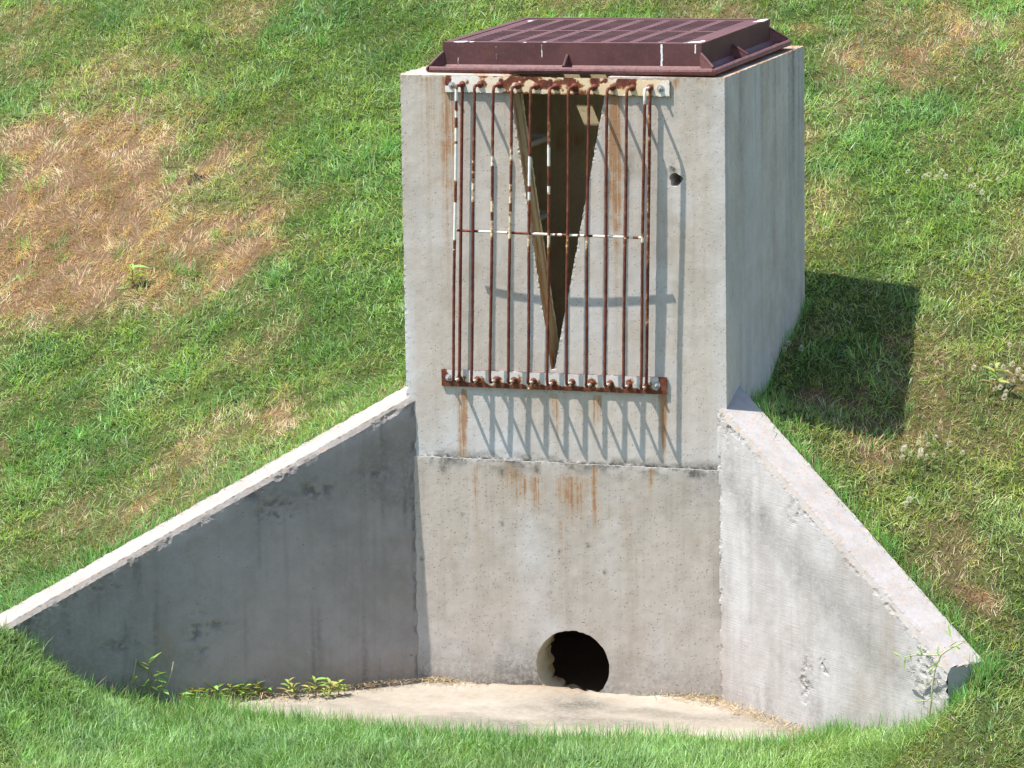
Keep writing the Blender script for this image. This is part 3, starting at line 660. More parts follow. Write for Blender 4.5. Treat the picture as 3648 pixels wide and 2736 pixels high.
# ------------------------------------------------------------------ grass
def blades(name, x, y, L, wid, lean, az, col, curl, label, root=-.004, jag=True):
    n = len(x); z = hgrid(x, y)+root
    t = np.array([0, .35, .7, 1.]); r = np.zeros((n, 4, 3))
    th = lean[:, None]+curl[:, None]*t[None, :]            # angle from vertical along the blade
    seg = L[:, None]*np.diff(t)[None]
    hx_ = np.concatenate([np.zeros((n, 1)), np.cumsum(seg*np.sin(th[:, 1:]), 1)], 1); vz = np.concatenate([np.zeros((n, 1)), np.cumsum(seg*np.cos(th[:, 1:]), 1)], 1)
    r[:, :, 0] = x[:, None]+hx_*np.cos(az)[:, None]; r[:, :, 1] = y[:, None]+hx_*np.sin(az)[:, None]; r[:, :, 2] = z[:, None]+vz
    fa = az+math.pi/2+rng.normal(0, .7, n); wv = np.stack([np.cos(fa), np.sin(fa), rng.normal(0, .3, n)], 1)
    wv /= np.linalg.norm(wv, axis=1)[:, None]
    wf = np.array([.8, 1., .7]); V = np.zeros((n, 7, 3))
    for k in range(3):
        V[:, 2*k] = r[:, k]-wv*(wid*wf[k]/2)[:, None]; V[:, 2*k+1] = r[:, k]+wv*(wid*wf[k]/2)[:, None]
    V[:, 6] = r[:, 3]
    b = (np.arange(n)*7)[:, None]
    Q = np.concatenate([b+np.array([[0, 1, 3, 2]]), b+np.array([[2, 3, 5, 4]])]); T = b+np.array([[4, 5, 6]])
    c = np.ones((n, 7, 4)); sh = np.array([.85, .85, 1, 1, 1.05, 1.05, 1.1])
    c[:, :, :3] = col[:, None, :]*sh[None, :, None]
    o = np_mesh(name, V.reshape(-1, 3), [Q, T], np.clip(c, 0, 1).reshape(-1, 4), M_GRASS)
    return setp(o, label, 'grass', kind='stuff')
def project(x, y, z):
    d = np.stack([x, y, z], -1)-CAM; zz = d@FW
    return 1824+FPX*(d@RT)/zz, 1368-FPX*(d@UP)/zz
def scatter(n, x0, x1, y0, y1):
    x = rng.uniform(x0, x1, n); y = rng.uniform(y0, y1, n); return x, y
def wall_mask(x, y, pad=.0):
    p = np.stack([x, y], 1); bad = (np.abs(x) < WH+.004) & (y > -.001) & (y < D+.005)
    for b0, d0, n0, ln in ((LB, LD, LN, LEN_L), (RB, RD, RN, LEN_R)):
        s_ = (p-b0)@d0; o_ = (p-b0)@n0; bad |= (s_ > -.15) & (s_ < ln) & (o_ > -.004-pad) & (o_ < TW+.004+pad)
    return ~bad
def hillside(x, y): 
    p = np.stack([x, y], 1)
    inL = ((p-LB)@LN > TW*.5) | ((p-LB)@LD > LEN_L+.05); inR = ((p-RB)@RN > TW*.5) | ((p-RB)@RD > LEN_R+.05)
    return np.where(x < 0, inL, inR) & ((y > .05) | (np.abs(x) > WH)) 
N = 2600000
x, y = scatter(N, -5.5, 3.5, -2.4, 6.9)
z = hgrid(x, y); px, py = project(x, y, z)
mx = np.maximum(np.maximum(-px, px-3648)/3648, 0); my = np.maximum(np.maximum(-py, py-2736)/2736, 0); mm = np.maximum(mx, my)
front = ~hillside(x, y)
sel = wall_mask(x, y) & (mm < .28) & (rng.random(N) < np.where(mm > .03, .35, 1.))
sel &= ~(front & inside(np.stack([x, y], 1), [slab_cut]))
dn = dryness(x, y)
# tufty: thin out between tufts
tuft = fbm(x*26, y*26, 2)
sel &= rng.random(N) < np.where(front, .80, (.36+.62*sstep(.38, .62, tuft))*(1+.5*sstep(.5, 1., dn)))
x, y, dn, front, tuft = x[sel], y[sel], dn[sel], front[sel], tuft[sel]; n = len(x)
clump = np.clip(.5+1.5*(fbm(x*5+20, y*5+20, 3)-.5), 0, 1); shade = .74+.52*sstep(.3, .68, fbm(x*2.2+31, y*1.5+77, 4)*.6+fbm(x*11, y*8, 2)*.4); hue = fbm(x*1.7+60, y*1.7+2, 3); flow = fbm(x*3+1, y*3+80, 2)*4*math.pi
isdry = rng.random(n) < np.clip(dn*1.05+.05*(~front), 0, .95)
L = np.where(front, rng.uniform(.030, .070, n), rng.uniform(.020, .055, n)*(.65+.9*clump))
L = np.where(isdry, rng.uniform(.022, .05, n), L); rare = rng.random(n) < .010; L = np.where(rare, L*1.8, L)
lean = np.abs(np.where(front, rng.normal(.45, .35, n), rng.normal(.85, .40, n))); lean = np.where(isdry, lean+.25, lean)
lean = np.clip(lean, .03, 1.42)
az = np.where(rng.random(n) < .45, flow+rng.normal(0, .6, n), rng.uniform(0, 2*math.pi, n))
az = np.where(isdry & (dn > .45), fbm(x*6+9, y*5+80, 2)*5*math.pi+rng.normal(0, .55, n), az); down = (rng.random(n) < .3) & ~isdry; az = np.where(down & ~front, -math.pi/2+rng.normal(0, .9, n), az)
wid = np.where(front, rng.uniform(.0018, .0036, n), rng.uniform(.0020, .0044, n))*np.where(isdry, .50, 1)
g_a = np.array([.165, .325, .080]); g_b = np.array([.330, .390, .095]); g_c = np.array([.115, .285, .120]); g_f = np.array([.190, .355, .115])
u = np.clip(hue*1.6-.3+rng.normal(0, .22, n)+.38*sstep(.2, 1.6, x), 0, 1)[:, None]
colr = g_a*(1-u)+g_b*u; v_ = np.clip(rng.normal(.25, .25, n)+.6*(clump-.5), 0, 1)[:, None]; colr = colr*(1-v_)+g_c*v_
colr = np.where(front[:, None], g_f*(1+.35*(clump[:, None]-.5))*(1-.35*u)+g_b*.35*u, colr)
straw = np.array([.78, .58, .38]); brown = np.array([.60, .36, .20]); q = np.clip(rng.normal(.50, .3, n)+.5*sstep(.5, 1, dn)*fbm(x*4, y*4)-.1, 0, 1)[:, None]
dcol = (straw*(1-q)+brown*q)*(.72+.55*sstep(.3, .7, fbm(x*9+3, y*7+5, 3)))[:, None]
colr = np.where(isdry[:, None], dcol, colr*(1-.30*dn[:, None])+np.array([.40, .36, .12])*.30*dn[:, None])
colr = colr*.93+colr.mean(1, keepdims=True)*.07; colr = colr*np.where(front, .5+.5*shade, np.where(isdry, .4+.6*shade, shade))[:, None]; pale = rng.random(n) < .05; colr[pale] = colr[pale]*.6+np.array([.30, .38, .30])*.6; colr = np.clip(colr*1.10*np.exp(rng.normal(0, .25, n))[:, None], 0, .85)
blades('lawn_grass', x[~isdry], y[~isdry], L[~isdry], wid[~isdry], lean[~isdry], az[~isdry], colr[~isdry], rng.normal(.55, .4, (~isdry).sum()), 'short green lawn grass on the bank and in front of the concrete apron')
blades('dry_grass', x[isdry], y[isdry], L[isdry], wid[isdry], lean[isdry], az[isdry], colr[isdry], rng.normal(.3, .3, isdry.sum()), 'straw-brown dried blades of grass, thickest on the bank at left')
print('blades', n)
# tall thin blades that overhang the apron edge and the wing walls
n = 6500
ii = rng.integers(3, len(cur), n); x = cur[ii, 0]+rng.normal(0, .03, n); y = cur[ii, 1]+.012-np.abs(rng.normal(0, .05, n)); g = rng.random(n)
for s0, s1, b0, d0, n0, m_ in ((0, 1.55, LB, LD, LN, 1100), (.0, 1.4, RB, RD, RN, 800)):
    s_ = rng.uniform(s0, s1, m_); o_ = TW+.006+np.abs(rng.normal(0, .02, m_)); p = b0+d0*s_[:, None]+n0*o_[:, None]; x = np.append(x, p[:, 0]); y = np.append(y, p[:, 1])
for s0, s1, b0, d0, n0, m_ in ((1.0, 1.5, LB, LD, LN, 300), (.6, 1.4, RB, RD, RN, 300)):
    s_ = rng.uniform(s0, s1, m_); o_ = -.006-np.abs(rng.normal(0, .02, m_)); p = b0+d0*s_[:, None]+n0*o_[:, None]; x = np.append(x, p[:, 0]); y = np.append(y, p[:, 1])
m_ = 420; s_ = LEN_R+np.abs(rng.normal(.012, .03, m_)); o_ = rng.uniform(-.02, TW+.05, m_); p = RB+RD*s_[:, None]+RN*o_[:, None]; x = np.append(x, p[:, 0]); y = np.append(y, p[:, 1])
yy_ = rng.uniform(.2, D, 250); x = np.append(x, WH+.006+np.abs(rng.normal(0, .01, 250))); y = np.append(y, yy_)
tf = rng.uniform(0, 1, (520, 2))*[9., 9.3]+[-5.5, -2.4]; tf = tf[hillside(tf[:, 0], tf[:, 1]) | (tf[:, 1] < -1.1)]; nb_ = 26
tx = np.repeat(tf[:, 0], nb_)+rng.normal(0, .018, len(tf)*nb_); ty = np.repeat(tf[:, 1], nb_)+rng.normal(0, .018, len(tf)*nb_); n_edge = len(x); x = np.append(x, tx); y = np.append(y, ty)
k = wall_mask(x, y); is_t = np.arange(len(x)) >= n_edge; x, y, is_t = x[k], y[k], is_t[k]; n = len(x)
cc = np.array([.17, .37, .10])*np.exp(rng.normal(0, .25, n))[:, None]*np.array([1, 1, 1]); dd_ = rng.random(n) < .12; cc[dd_] = np.array([.58, .48, .3]); cc[is_t] *= (.75+.7*vnoise(x[is_t]*8, y[is_t]*8))[:, None]
blades('tall_grass', x, y, np.where(is_t, rng.uniform(.035, .085, n), rng.uniform(.045, .11, n)), np.where(is_t, rng.uniform(.002, .0042, n), rng.uniform(.0014, .0026, n)), np.abs(rng.normal(np.where(is_t, .6, .25), .3, n)), rng.uniform(0, 6.28, n), cc, rng.normal(.35, .35, n), 'longer thin grass blades along the apron edge and against the walls')

# straw litter against the walls
n = 2000
s_ = rng.random(n); pts_ = []
for k in range(n):
    r0 = rng.random()
    if r0 < .40: sp = rng.uniform(.02, 1.05); off = abs(rng.normal(0, .035+.05*(sp > .4))); p = LB+LD*sp-LN*off
    elif r0 < .62: sp = rng.uniform(.0, .7); off = abs(rng.normal(0, .04)); p = RB+RD*sp-RN*off
    elif r0 < .85: p = np.array([rng.choice([-1, 1])*(WI-abs(rng.normal(0, .12))), -abs(rng.normal(0, .03))])
    else: j = rng.integers(0, len(cur)); p = cur[j]+np.array([rng.normal(0, .04), abs(rng.normal(0, .06))])
    pts_.append(p)
pts_ = np.array(pts_); kk = inside(pts_, [slab_poly]) & wall_mask(pts_[:, 0], pts_[:, 1]); pts_ = pts_[kk]; n = len(pts_)
V = np.zeros((n, 4, 3)); az = rng.uniform(0, 6.28, n); Ln = rng.uniform(.008, .035, n); zz = rng.uniform(.004, .02, n)+.006
dv = np.stack([np.cos(az)*Ln/2, np.sin(az)*Ln/2, rng.normal(0, .003, n)], 1); wv = np.stack([-np.sin(az), np.cos(az), 0*az], 1)*.0008
c0 = np.stack([pts_[:, 0], pts_[:, 1], zz], 1); V[:, 0] = c0-dv-wv; V[:, 1] = c0+dv-wv; V[:, 2] = c0+dv+wv; V[:, 3] = c0-dv+wv
cc = np.ones((n, 4, 4)); cc[:, :, :3] = (np.array([.50, .39, .25])*np.exp(rng.normal(0, .3, n))[:, None])[:, None]
setp(np_mesh('straw_litter', V.reshape(-1, 3), [(np.arange(n)*4)[:, None]+np.array([[0, 1, 2, 3]])], cc.reshape(-1, 4), M_GRASS), 'dry straw clippings strewn along the foot of the walls', 'straw', kind='stuff')

# ------------------------------------------------------------------ trash rack
rack = empty('trash_rack', (0, 0, 1.65), 'rusty grille of eleven vertical bars bolted across the notch of the box', 'grille')
SO = .0765; BR = .0056
def plate(x0, x1, z0, z1, dz, top):
    mb = MB(); T = .007
    def pt(x, z, y): return (x, y, z+dz*(x-x0)/(x1-x0))
    f = lambda e: e
    y0 = -T-.002; yb = -.002
    A0, A1, A2, A3 = pt(x0, z0, y0), pt(x1, z0, y0), pt(x1, z1, y0), pt(x0, z1, y0)
    def at_(W):
        x = (W[:, 0]-x0)/(x1-x0); z = (W[:, 2]-z0-dz*x)/(z1-z0); nz = fbm(W[:, 0]*30, W[:, 2]*30); foot = np.abs(((x*12.1-.7) % 1)-.5)
        if top:
            R = .93-.7*sstep(.38, .60, nz)*sstep(.06, .3, x)*sstep(.98, .75, x)*(.4+.8*sstep(.3, .9, z))-.22*np.exp(-((x-.5)/.30)**2)-.5*np.exp(-((x-.015)/.02)**2)*(nz>.5)-.3*sstep(.12, .0, z)-.45*np.exp(-(foot/.16)**2)*np.exp(-((z-.62)/.3)**2); G = .15+.75*sstep(.3, .6, fbm(W[:, 0]*14+3, W[:, 2]*25))*sstep(.05, .3, x)+.35*np.exp(-((x-.5)/.3)**2)
        else:
            R = .98-.9*sstep(.42, .10, z)*sstep(.2, .6, nz+.15)-.8*sstep(.05, .0, x)-1.*sstep(.955, .975, x)-.6*np.exp(-(foot/.24)**2)*np.exp(-((z-.5)/.3)**2)-.25*sstep(.55, .7, nz); G = .25*nz+0*x
        return np.stack([np.clip(R, 0, 1), np.clip(G, 0, 1), 0*R+(0 if top else .9), 0*R], 1)
    eb = edge(A0, A1, .008, .0004); er = edge(A1, A2, .008, .0004); et = edge(A2, A3, .008, .0004); el = edge(A3, A0, .008, .0004)
    panel(mb, [loop(eb, er, et, el)], (1, 0, 0), (0, 0, 1), .006, 0, None, at_)
    o3 = [pt(x0, z0, yb), pt(x1, z0, yb), pt(x1, z1, yb), pt(x0, z1, yb)]
    mb.add([A0, A1, A2, A3]+o3, [(0, 4, 5, 1), (1, 5, 6, 2), (2, 6, 7, 3), (3, 7, 4, 0), (4, 7, 6, 5)], 0, [(.35, .2, 0, 0)]*8)
    return mb.build('mounting_plate', [M_RUST], rack, ((x0+x1)/2, 0, (z0+z1)/2))
p_top = plate(-.428, .403, 2.168, 2.2275, -.0015, True); p_bot = plate(-.461, .383, 1.1045, 1.1655, .003, False)
p_top['label'] = 'cream and rust upper plate'; p_bot['label'] = 'grey lower plate with rusted ends'
def bolt(px, py, parent):
    x, z = P(px, py); mb = MB(); n = 6
    mb.tube([(x, -.008, z), (x, -.011, z), (x, -.0112, z)], [.013, .013, .0], 14, 0)
    mb.tube([(x, -.010, z), (x, -.019, z), (x, -.0192, z)], [.0085, .0085, .0], n, 0); mb.tube([(x, -.019, z), (x, -.026, z), (x, -.0275, z), (x, -.0276, z)], [.0045, .0045, .003, 0], 8, 0)
    o = mb.build('bolt', [M_BOLT], None, (x, -.009, z)); o.parent = parent
    o.location = Vector((x, -.009, z))-(Vector(parent.location)+Vector(rack.location)); return o
bolt(1613, 302, p_top); bolt(2356, 314, p_top); bolt(1602, 1343, p_bot); bolt(2343, 1371, p_bot)
xt = [wxz(q, 300)[0] for q in (1650, 1714, 1782, 1847, 1913, 1981, 2048, 2119, 2185, 2255, 2318)]
xb = [wxz(q, 1360)[0] for q in (1640, 1704, 1770, 1834, 1904, 1973, 2041, 2110, 2177, 2243, 2305)]
WHITE = {0: [(1.62, 2.19, .80, .15)], 1: [(1.78, 1.96, .56, .55)], 2: [(1.88, 1.97, .58, .5), (1.66, 1.80, .52, .9)], 3: [(1.64, 1.86, .54, .9), (1.93, 1.98, .62, .5)], 4: [(1.81, 1.96, .95, .05), (1.62, 1.67, .52, .8)],
         5: [(1.82, 1.99, .78, .25), (2.03, 2.07, .6, .4), (1.62, 1.68, .55, .8)], 6: [(1.62, 1.67, .5, .8)], 7: [(1.62, 1.67, .5, .8)], 8: [(1.64, 1.67, .46, .7)], 9: [(1.63, 1.68, .46, .6)], 10: [(1.64, 1.70, .5, .5), (2.15, 2.2, .7, .3)]}
for i in range(11):
    mb = MB(); x0, x1 = xt[i], xb[i]; z1 = 2.1975-.002*i/10+random.uniform(-.002, .002); z0 = 1.136+.001*i/10+random.uniform(-.003, .003)
    pts = [(x0, -.006, z1)]; rb = .013
    for t in np.linspace(0, math.pi/2, 6): pts.append((x0, -SO+rb-rb*math.sin(t), z1-rb+rb*math.cos(t)))
    for t in np.linspace(0, 1, 90)[1:-1]:
        zz_ = z1-rb+(z0+rb-z1+rb)*t; pts.append((x0+(x1-x0)*t+.0012*math.sin(t*7+i*2), -SO+.001*math.sin(t*5+i), zz_))
    for t in np.linspace(0, math.pi/2, 6): pts.append((x1, -SO+rb-rb*math.cos(t), z0+rb-rb*math.sin(t)))
    pts.append((x1, -.006, z0)); pts = np.array(pts); k = len(pts)
    at_ = np.zeros((k, 4)); at_[:, 0] = .12+.10*fbm(pts[:, 2]*18+i*9, 0*pts[:, 2]+i)
    for (a_, b_, am, g) in WHITE[i]:
        m_ = sstep(a_-.05, a_+.03, pts[:, 2])*sstep(b_+.05, b_-.03, pts[:, 2]); at_[:, 0] = np.maximum(at_[:, 0], am*m_); at_[:, 1] = np.maximum(at_[:, 1], g*m_)
    hole_n = fbm(pts[:, 2]*30+i*4, 0*pts[:, 2]+i*3, 2); at_[:, 0] -= .75*sstep(.56, .64, hole_n)*(pts[:, 2] > 1.5)
    bl = (pts[:, 2] < z0+.002) & (pts[:, 1] > -SO+.012); at_[bl, 0] = .55; at_[bl, 1] = .5
    mb.tube(pts, BR*(1+.06*np.sin(np.arange(k)*1.7+i)), 10, 0, at_)
    for (xx, zz_) in ((x0, z1), (x1, z0)):       # rusted weld where the bar meets its plate
        mb.tube([(xx, -.006, zz_), (xx, -.012, zz_-.001), (xx, -.021, zz_), (xx, -.024, zz_)], [.0135, .012, .0075, .005], 9, 0)
    mb.build('bar', [M_RUST], rack, (x1, -SO, z0), True)
for i in (0, 10):
    mb = MB(); ps = np.linspace(0, 1, 60)
    pts = np.stack([xt[i]+(xb[i]-xt[i])*ps+.004, -.022+.0*ps, 2.19-(2.19-1.14)*ps], 1); at_ = np.zeros((60, 4)); at_[:, 0] = .12 if i == 0 else .32; at_[:, 1] = .8
    mb.tube(pts, .0058, 10, 0, at_); mb.build('side_rod', [M_RUST], rack, (xb[i], -.022, 1.14), True)
mb = MB(); t = np.linspace(0, 1, 60); pa = (xt[0]+xb[0])/2-.002; pb = (xt[10]+xb[10])/2
pts = np.stack([pa+(pb-pa)*t, -SO+.015-.0085*np.sin(math.pi*t**.8), 1.680-.007*t], 1)
at_ = np.zeros((60, 4)); at_[:, 0] = np.where(fbm(t*22, t*0+4, 2) > .33, .95, .2); at_[:, 1] = .1+.3*fbm(t*15, t*0)
mb.tube(pts, .0046, 8, 0, at_); mb.build('crossbar', [M_RUST], rack, (pa, -SO+.01, 1.68), True)

# ------------------------------------------------------------------ iron lid
cover = empty('drain_cover', (.02, .56, HT(0, .5)), 'dark purplish-brown cast iron frame and grate lid on top of the box', 'drain cover')
FX0, FX1, FY0, FY1 = -.508, .553, .035, 1.085
LX0, LX1, LY0, LY1, LH = -.468, .492, .09, 1.03, .106
def ZL(x, y, h): return HT(x, y)+.004+h
def tilt(V): V = np.array(V, float); V[:, 2] = [HT(a_[0], a_[1])+.004+a_[2] for a_ in V]; return V
def sub_box(mb, lo, hi, n=(1, 1, 1), attr=None):
    """box given in lid coordinates (z above the box top), faces subdivided"""
    lo = np.array(lo, float); hi = np.array(hi, float)
    for ax in range(3):
        a_, b_ = [i for i in range(3) if i != ax]
        ua = np.linspace(lo[a_], hi[a_], n[a_]+1); ub = np.linspace(lo[b_], hi[b_], n[b_]+1)
        for s_, val in ((0, lo[ax]), (1, hi[ax])):
            V = np.zeros((len(ua)*len(ub), 3)); g = np.meshgrid(ua, ub, indexing='ij'); V[:, a_] = g[0].ravel(); V[:, b_] = g[1].ravel(); V[:, ax] = val
            nb = len(ub); Fq = [(i*nb+j, (i+1)*nb+j, (i+1)*nb+j+1, i*nb+j+1) for i in range(len(ua)-1) for j in range(nb-1)]
            if (s_ == 0) != (ax == 1): Fq = [q[::-1] for q in Fq]
            A_ = attr(V) if attr else None; mb.add(tilt(V), Fq, 0, A_)
def dropping(V):
    x, y, z = V[:, 0], V[:, 1], V[:, 2]; R = np.zeros(len(V)); n_ = fbm(x*60, (y+z)*60)
    def u_(px, py, zz=LH):
        p = on_plane(px, py, (0, 0, 1), HT(0, 0)+.004+zz); return p[0], p[1]
    topm = z > LH-.002
    for px, py, r_, am in ((1640, 145, .030, 1.05), (1680, 146, .012, .9), (2490, 152, .026, 1.), (2450, 154, .02, .85), (2355, 153, .014, .9), (2725, 80, .034, 1.05), (2690, 84, .02, .7), (1890, 72, .02, .8), (1940, 149, .01, .9), (1870, 150, .01, .8)):
        cx, cy = u_(px, py); R = np.maximum(R, topm*am*np.exp(-(((x-cx)/r_)**2+((y-cy)/(r_*1.9))**2)))
    # runs down the front side
    fm = (y < LY0+.003) & (z < LH+.001)
    for px, z0, z1, r_, am in ((2357, LH, .012, .005, .95), (1930, LH-.005, .05, .0028, .75), (2477, LH, .07, .004, .8), (1767, LH-.01, .03, .0022, .6), (1632, .05, .03, .002, .7)):
        cx = on_plane(px, 200, (0, 1, 0), LY0)[0]; R = np.maximum(R, fm*am*np.exp(-((x-cx-.004*(fbm(z*60, 0*z)-.5))/r_)**2)*(z < z0)*(z > z1))
    G = .75*sstep(.028, .014, z)*sstep(.3, .6, n_)+.25*(z > LH-.002)
    return np.stack([R, np.clip(G, 0, 1), 0*R, 0*R], 1)
fr = empty('frame'); bpy.data.objects.remove(fr)
mb = MB()
W_ = .030
sub_box(mb, (LX0, LY0, .0), (LX1, LY0+W_, LH), (320, 8, 28), dropping)
sub_box(mb, (LX0, LY1-W_, .0), (LX1, LY1, LH), (120, 8, 6), dropping)
sub_box(mb, (LX0+.0005, LY0+W_, .0), (LX0+W_, LY1-W_, LH-.0003), (8, 60, 6), dropping)
sub_box(mb, (LX1-W_, LY0+W_, .0), (LX1-.0005, LY1-W_, LH-.0003), (8, 60, 12), dropping)
frame = mb.build('frame', [M_IRON], cover, (.012, .56, HT(0, .5)))
# flange with rolled lip
mb = MB(); FT = .010
sub_box(mb, (FX0, FY0, .0), (FX1, LY0-.0005, FT), (200, 6, 1), dropping); sub_box(mb, (FX0, LY1+.0005, 0), (FX1, FY1, FT), (60, 4, 1), dropping)
sub_box(mb, (FX0+.0004, LY0, .0), (LX0-.0005, LY1, FT-.0004), (4, 60, 1), dropping); sub_box(mb, (LX1+.0005, LY0, .0), (FX1-.0004, LY1, FT-.0004), (6, 60, 1), dropping)
cs = [(FX0+.008, FY0+.004), (FX1-.008, FY0+.004), (FX1, FY0+.012), (FX1, FY1-.01), (FX1-.008, FY1), (FX0+.008, FY1), (FX0, FY1-.01), (FX0, FY0+.012), (FX0+.008, FY0+.004)]
lp = []
for a_, b_ in zip(cs[:-1], cs[1:]):
    m_ = max(2, int(np.hypot(b_[0]-a_[0], b_[1]-a_[1])/.02))
    for t_ in np.linspace(0, 1, m_, endpoint=False): lp.append((a_[0]+(b_[0]-a_[0])*t_, a_[1]+(b_[1]-a_[1])*t_, .0125+random.uniform(-.0008, .0008)))
lp.append(lp[0]); lp = tilt(lp); at_ = np.zeros((len(lp), 4)); at_[:, 1] = .5
mb.tube(lp, .0115, 10, 0, at_, caps=False)
# fillet between flange and frame
for (a_, b_, c_) in (((LX0, LY0-.001), (LX1, LY0-.001), (0, -1)), ((LX1+.001, LY0), (LX1+.001, LY1), (1, 0))):
    V = tilt([(a_[0], a_[1], FT+.016), (b_[0], b_[1], FT+.016), (b_[0]+c_[0]*.010, b_[1]+c_[1]*.010, FT+.004), (a_[0]+c_[0]*.010, a_[1]+c_[1]*.010, FT+.004), (a_[0]+c_[0]*.022, a_[1]+c_[1]*.022, FT+.0004), (b_[0]+c_[0]*.022, b_[1]+c_[1]*.022, FT+.0004)])
    Fq = [(0, 3, 2, 1), (3, 4, 5, 2)]; mb.add(V, Fq, 0, [(0, .5, 0, 0)]*6)
flange = mb.build('flange', [M_IRON], cover, (.022, .56, HT(0, .5)))
def gusset(p, q, tall=.062):
    mb = MB(); p = np.array(p); q = np.array(q); dv = (q-p)/np.linalg.norm(q-p); nv = np.array([-dv[1], dv[0]])*.0045
    prof = [(0, .012), (0, tall), (.008, tall-.004), (.97, .026), (1., .012)]; Ld = np.linalg.norm(q-p); V = []
    for s_ in (-1, 1):
        for t_, z_ in prof: c_ = p+dv*Ld*t_+nv*s_; V.append((c_[0], c_[1], z_))
    m_ = len(prof); Fq = [tuple(range(m_))[::-1], tuple(range(m_, 2*m_))]+[(i, (i+1) % m_, (i+1) % m_+m_, i+m_) for i in range(m_)]
    V = tilt(V); mb.add(V, Fq, 0, [(0, .4, 0, 0)]*len(V)); t0 = tilt([(*p, tall), (*((p+q)/2), (tall+.026)/2+.001), (*q, .026)]); mb.tube(t0, .0058, 8, 0)
    o = mb.build('gusset', [M_IRON], None, (*p, HT(0, .5))); o.parent = frame
    o.location = Vector((*p, HT(0, .5)))-Vector(frame.location)-Vector(cover.location)
gx_ = on_plane(2010, 230, (0, 1, 0), .05)[0]
gusset((gx_, LY0), (gx_, FY0+.006)); gusset((LX1, .50), (FX1-.004, .50)); gusset((LX1-.002, LY0+.002), (FX1-.006, FY0+.010), .07); gusset((LX0+.002, LY0+.002), (FX0+.006, FY0+.010), .07)
gusset((LX1-.002, LY1-.002), (FX1-.006, FY1-.008), .07); gusset((LX0, .56), (FX0+.004, .56)); gusset((0., LY1), (0., FY1-.004))
# grate: 8 x 2 panels of slots
GX0, GX1, GY0, GY1 = LX0+W_+.003, LX1-W_-.003, LY0+W_+.003, LY1-W_-.003
def breaks(a_, b_, n, rim, rib):
    wcell = (b_-a_-2*rim-(n-1)*rib)/n; out = []; v = a_+rim
    for i in range(n): out.append((v, v+wcell)); v += wcell+rib
    return out
colsx = breaks(GX0, GX1, 8, .045, .030); rows = []
for (r0, r1) in breaks(GY0, GY1, 2, .035, .045): rows += breaks(r0, r1, 9, .0, .016)
bx = sorted({GX0, GX1} | {v for c_ in colsx for v in c_}); by = sorted({GY0, GY1} | {v for c_ in rows for v in c_})
def subdiv(b, st):
    out = [b[0]]
    for a_, c_ in zip(b[:-1], b[1:]):
        m_ = max(1, int((c_-a_)/st)); out += list(a_+(c_-a_)*np.arange(1, m_+1)/m_)
    return out
bx2, by2 = subdiv(bx, .013), subdiv(by, .012)
hole_c = lambda xm, ym: any(a_ < xm < b_ for a_, b_ in colsx) and any(a_ < ym < b_ for a_, b_ in rows)
mb = MB(); zt_, zb_ = LH-.0025, LH-.034
nxg, nyg = len(bx2), len(by2); gi = lambda i, j, l: (l*nxg+i)*nyg+j
V = [(a_, b_, z_) for z_ in (zt_, zb_) for a_ in bx2 for b_ in by2]; Fq = []; Fw = []
solid = np.zeros((nxg+1, nyg+1), bool)
for i in range(nxg-1):
    for j in range(nyg-1): solid[i, j] = not hole_c((bx2[i]+bx2[i+1])/2, (by2[j]+by2[j+1])/2)
for i in range(nxg-1):
    for j in range(nyg-1):
        if not solid[i, j]: continue
        Fq += [(gi(i, j, 0), gi(i+1, j, 0), gi(i+1, j+1, 0), gi(i, j+1, 0)), (gi(i, j, 1), gi(i, j+1, 1), gi(i+1, j+1, 1), gi(i+1, j, 1))]
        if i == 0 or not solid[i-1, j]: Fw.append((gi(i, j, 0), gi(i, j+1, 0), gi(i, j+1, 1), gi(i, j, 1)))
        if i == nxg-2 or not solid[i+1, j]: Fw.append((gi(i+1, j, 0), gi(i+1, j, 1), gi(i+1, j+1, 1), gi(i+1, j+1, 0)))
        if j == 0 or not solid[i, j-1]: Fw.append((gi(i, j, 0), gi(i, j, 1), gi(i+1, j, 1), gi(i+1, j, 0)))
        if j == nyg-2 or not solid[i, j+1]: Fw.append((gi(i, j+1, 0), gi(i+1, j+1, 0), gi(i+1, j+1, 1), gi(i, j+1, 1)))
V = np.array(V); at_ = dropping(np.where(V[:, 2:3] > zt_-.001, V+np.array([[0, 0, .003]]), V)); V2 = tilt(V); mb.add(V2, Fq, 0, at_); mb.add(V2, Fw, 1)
mb.build('grate', [M_IRON, M_SLOT_SHADE], cover, (.012, .56, HT(0, .5)))

# ------------------------------------------------------------------ step rungs inside the box
def rung(z, label):
    mb = MB(); X0 = -XI; pts = []
    yA, yB, xo, r_ = .60, .92, -.335, .045
    pts += [(X0-.01, yB, z)]+[(xo-r_+r_*math.sin(t), yB-r_+r_*math.cos(t), z) for t in np.linspace(0, math.pi/2, 7)]
    pts += [(xo-r_+r_*math.cos(t), yA+r_-r_*math.sin(t), z) for t in np.linspace(0, math.pi/2, 7)]+[(X0-.01, yA, z)]
    mb.tube(pts, .011, 10); o = mb.build('step_rung', [M_RUNG], None, (X0, .75, z), True); setp(o, label, 'step rung')
rung(1.90, 'upper pale plastic step rung seen through the notch inside the box'); rung(1.61, 'lower pale plastic step rung inside the box, half hidden behind the left jamb')

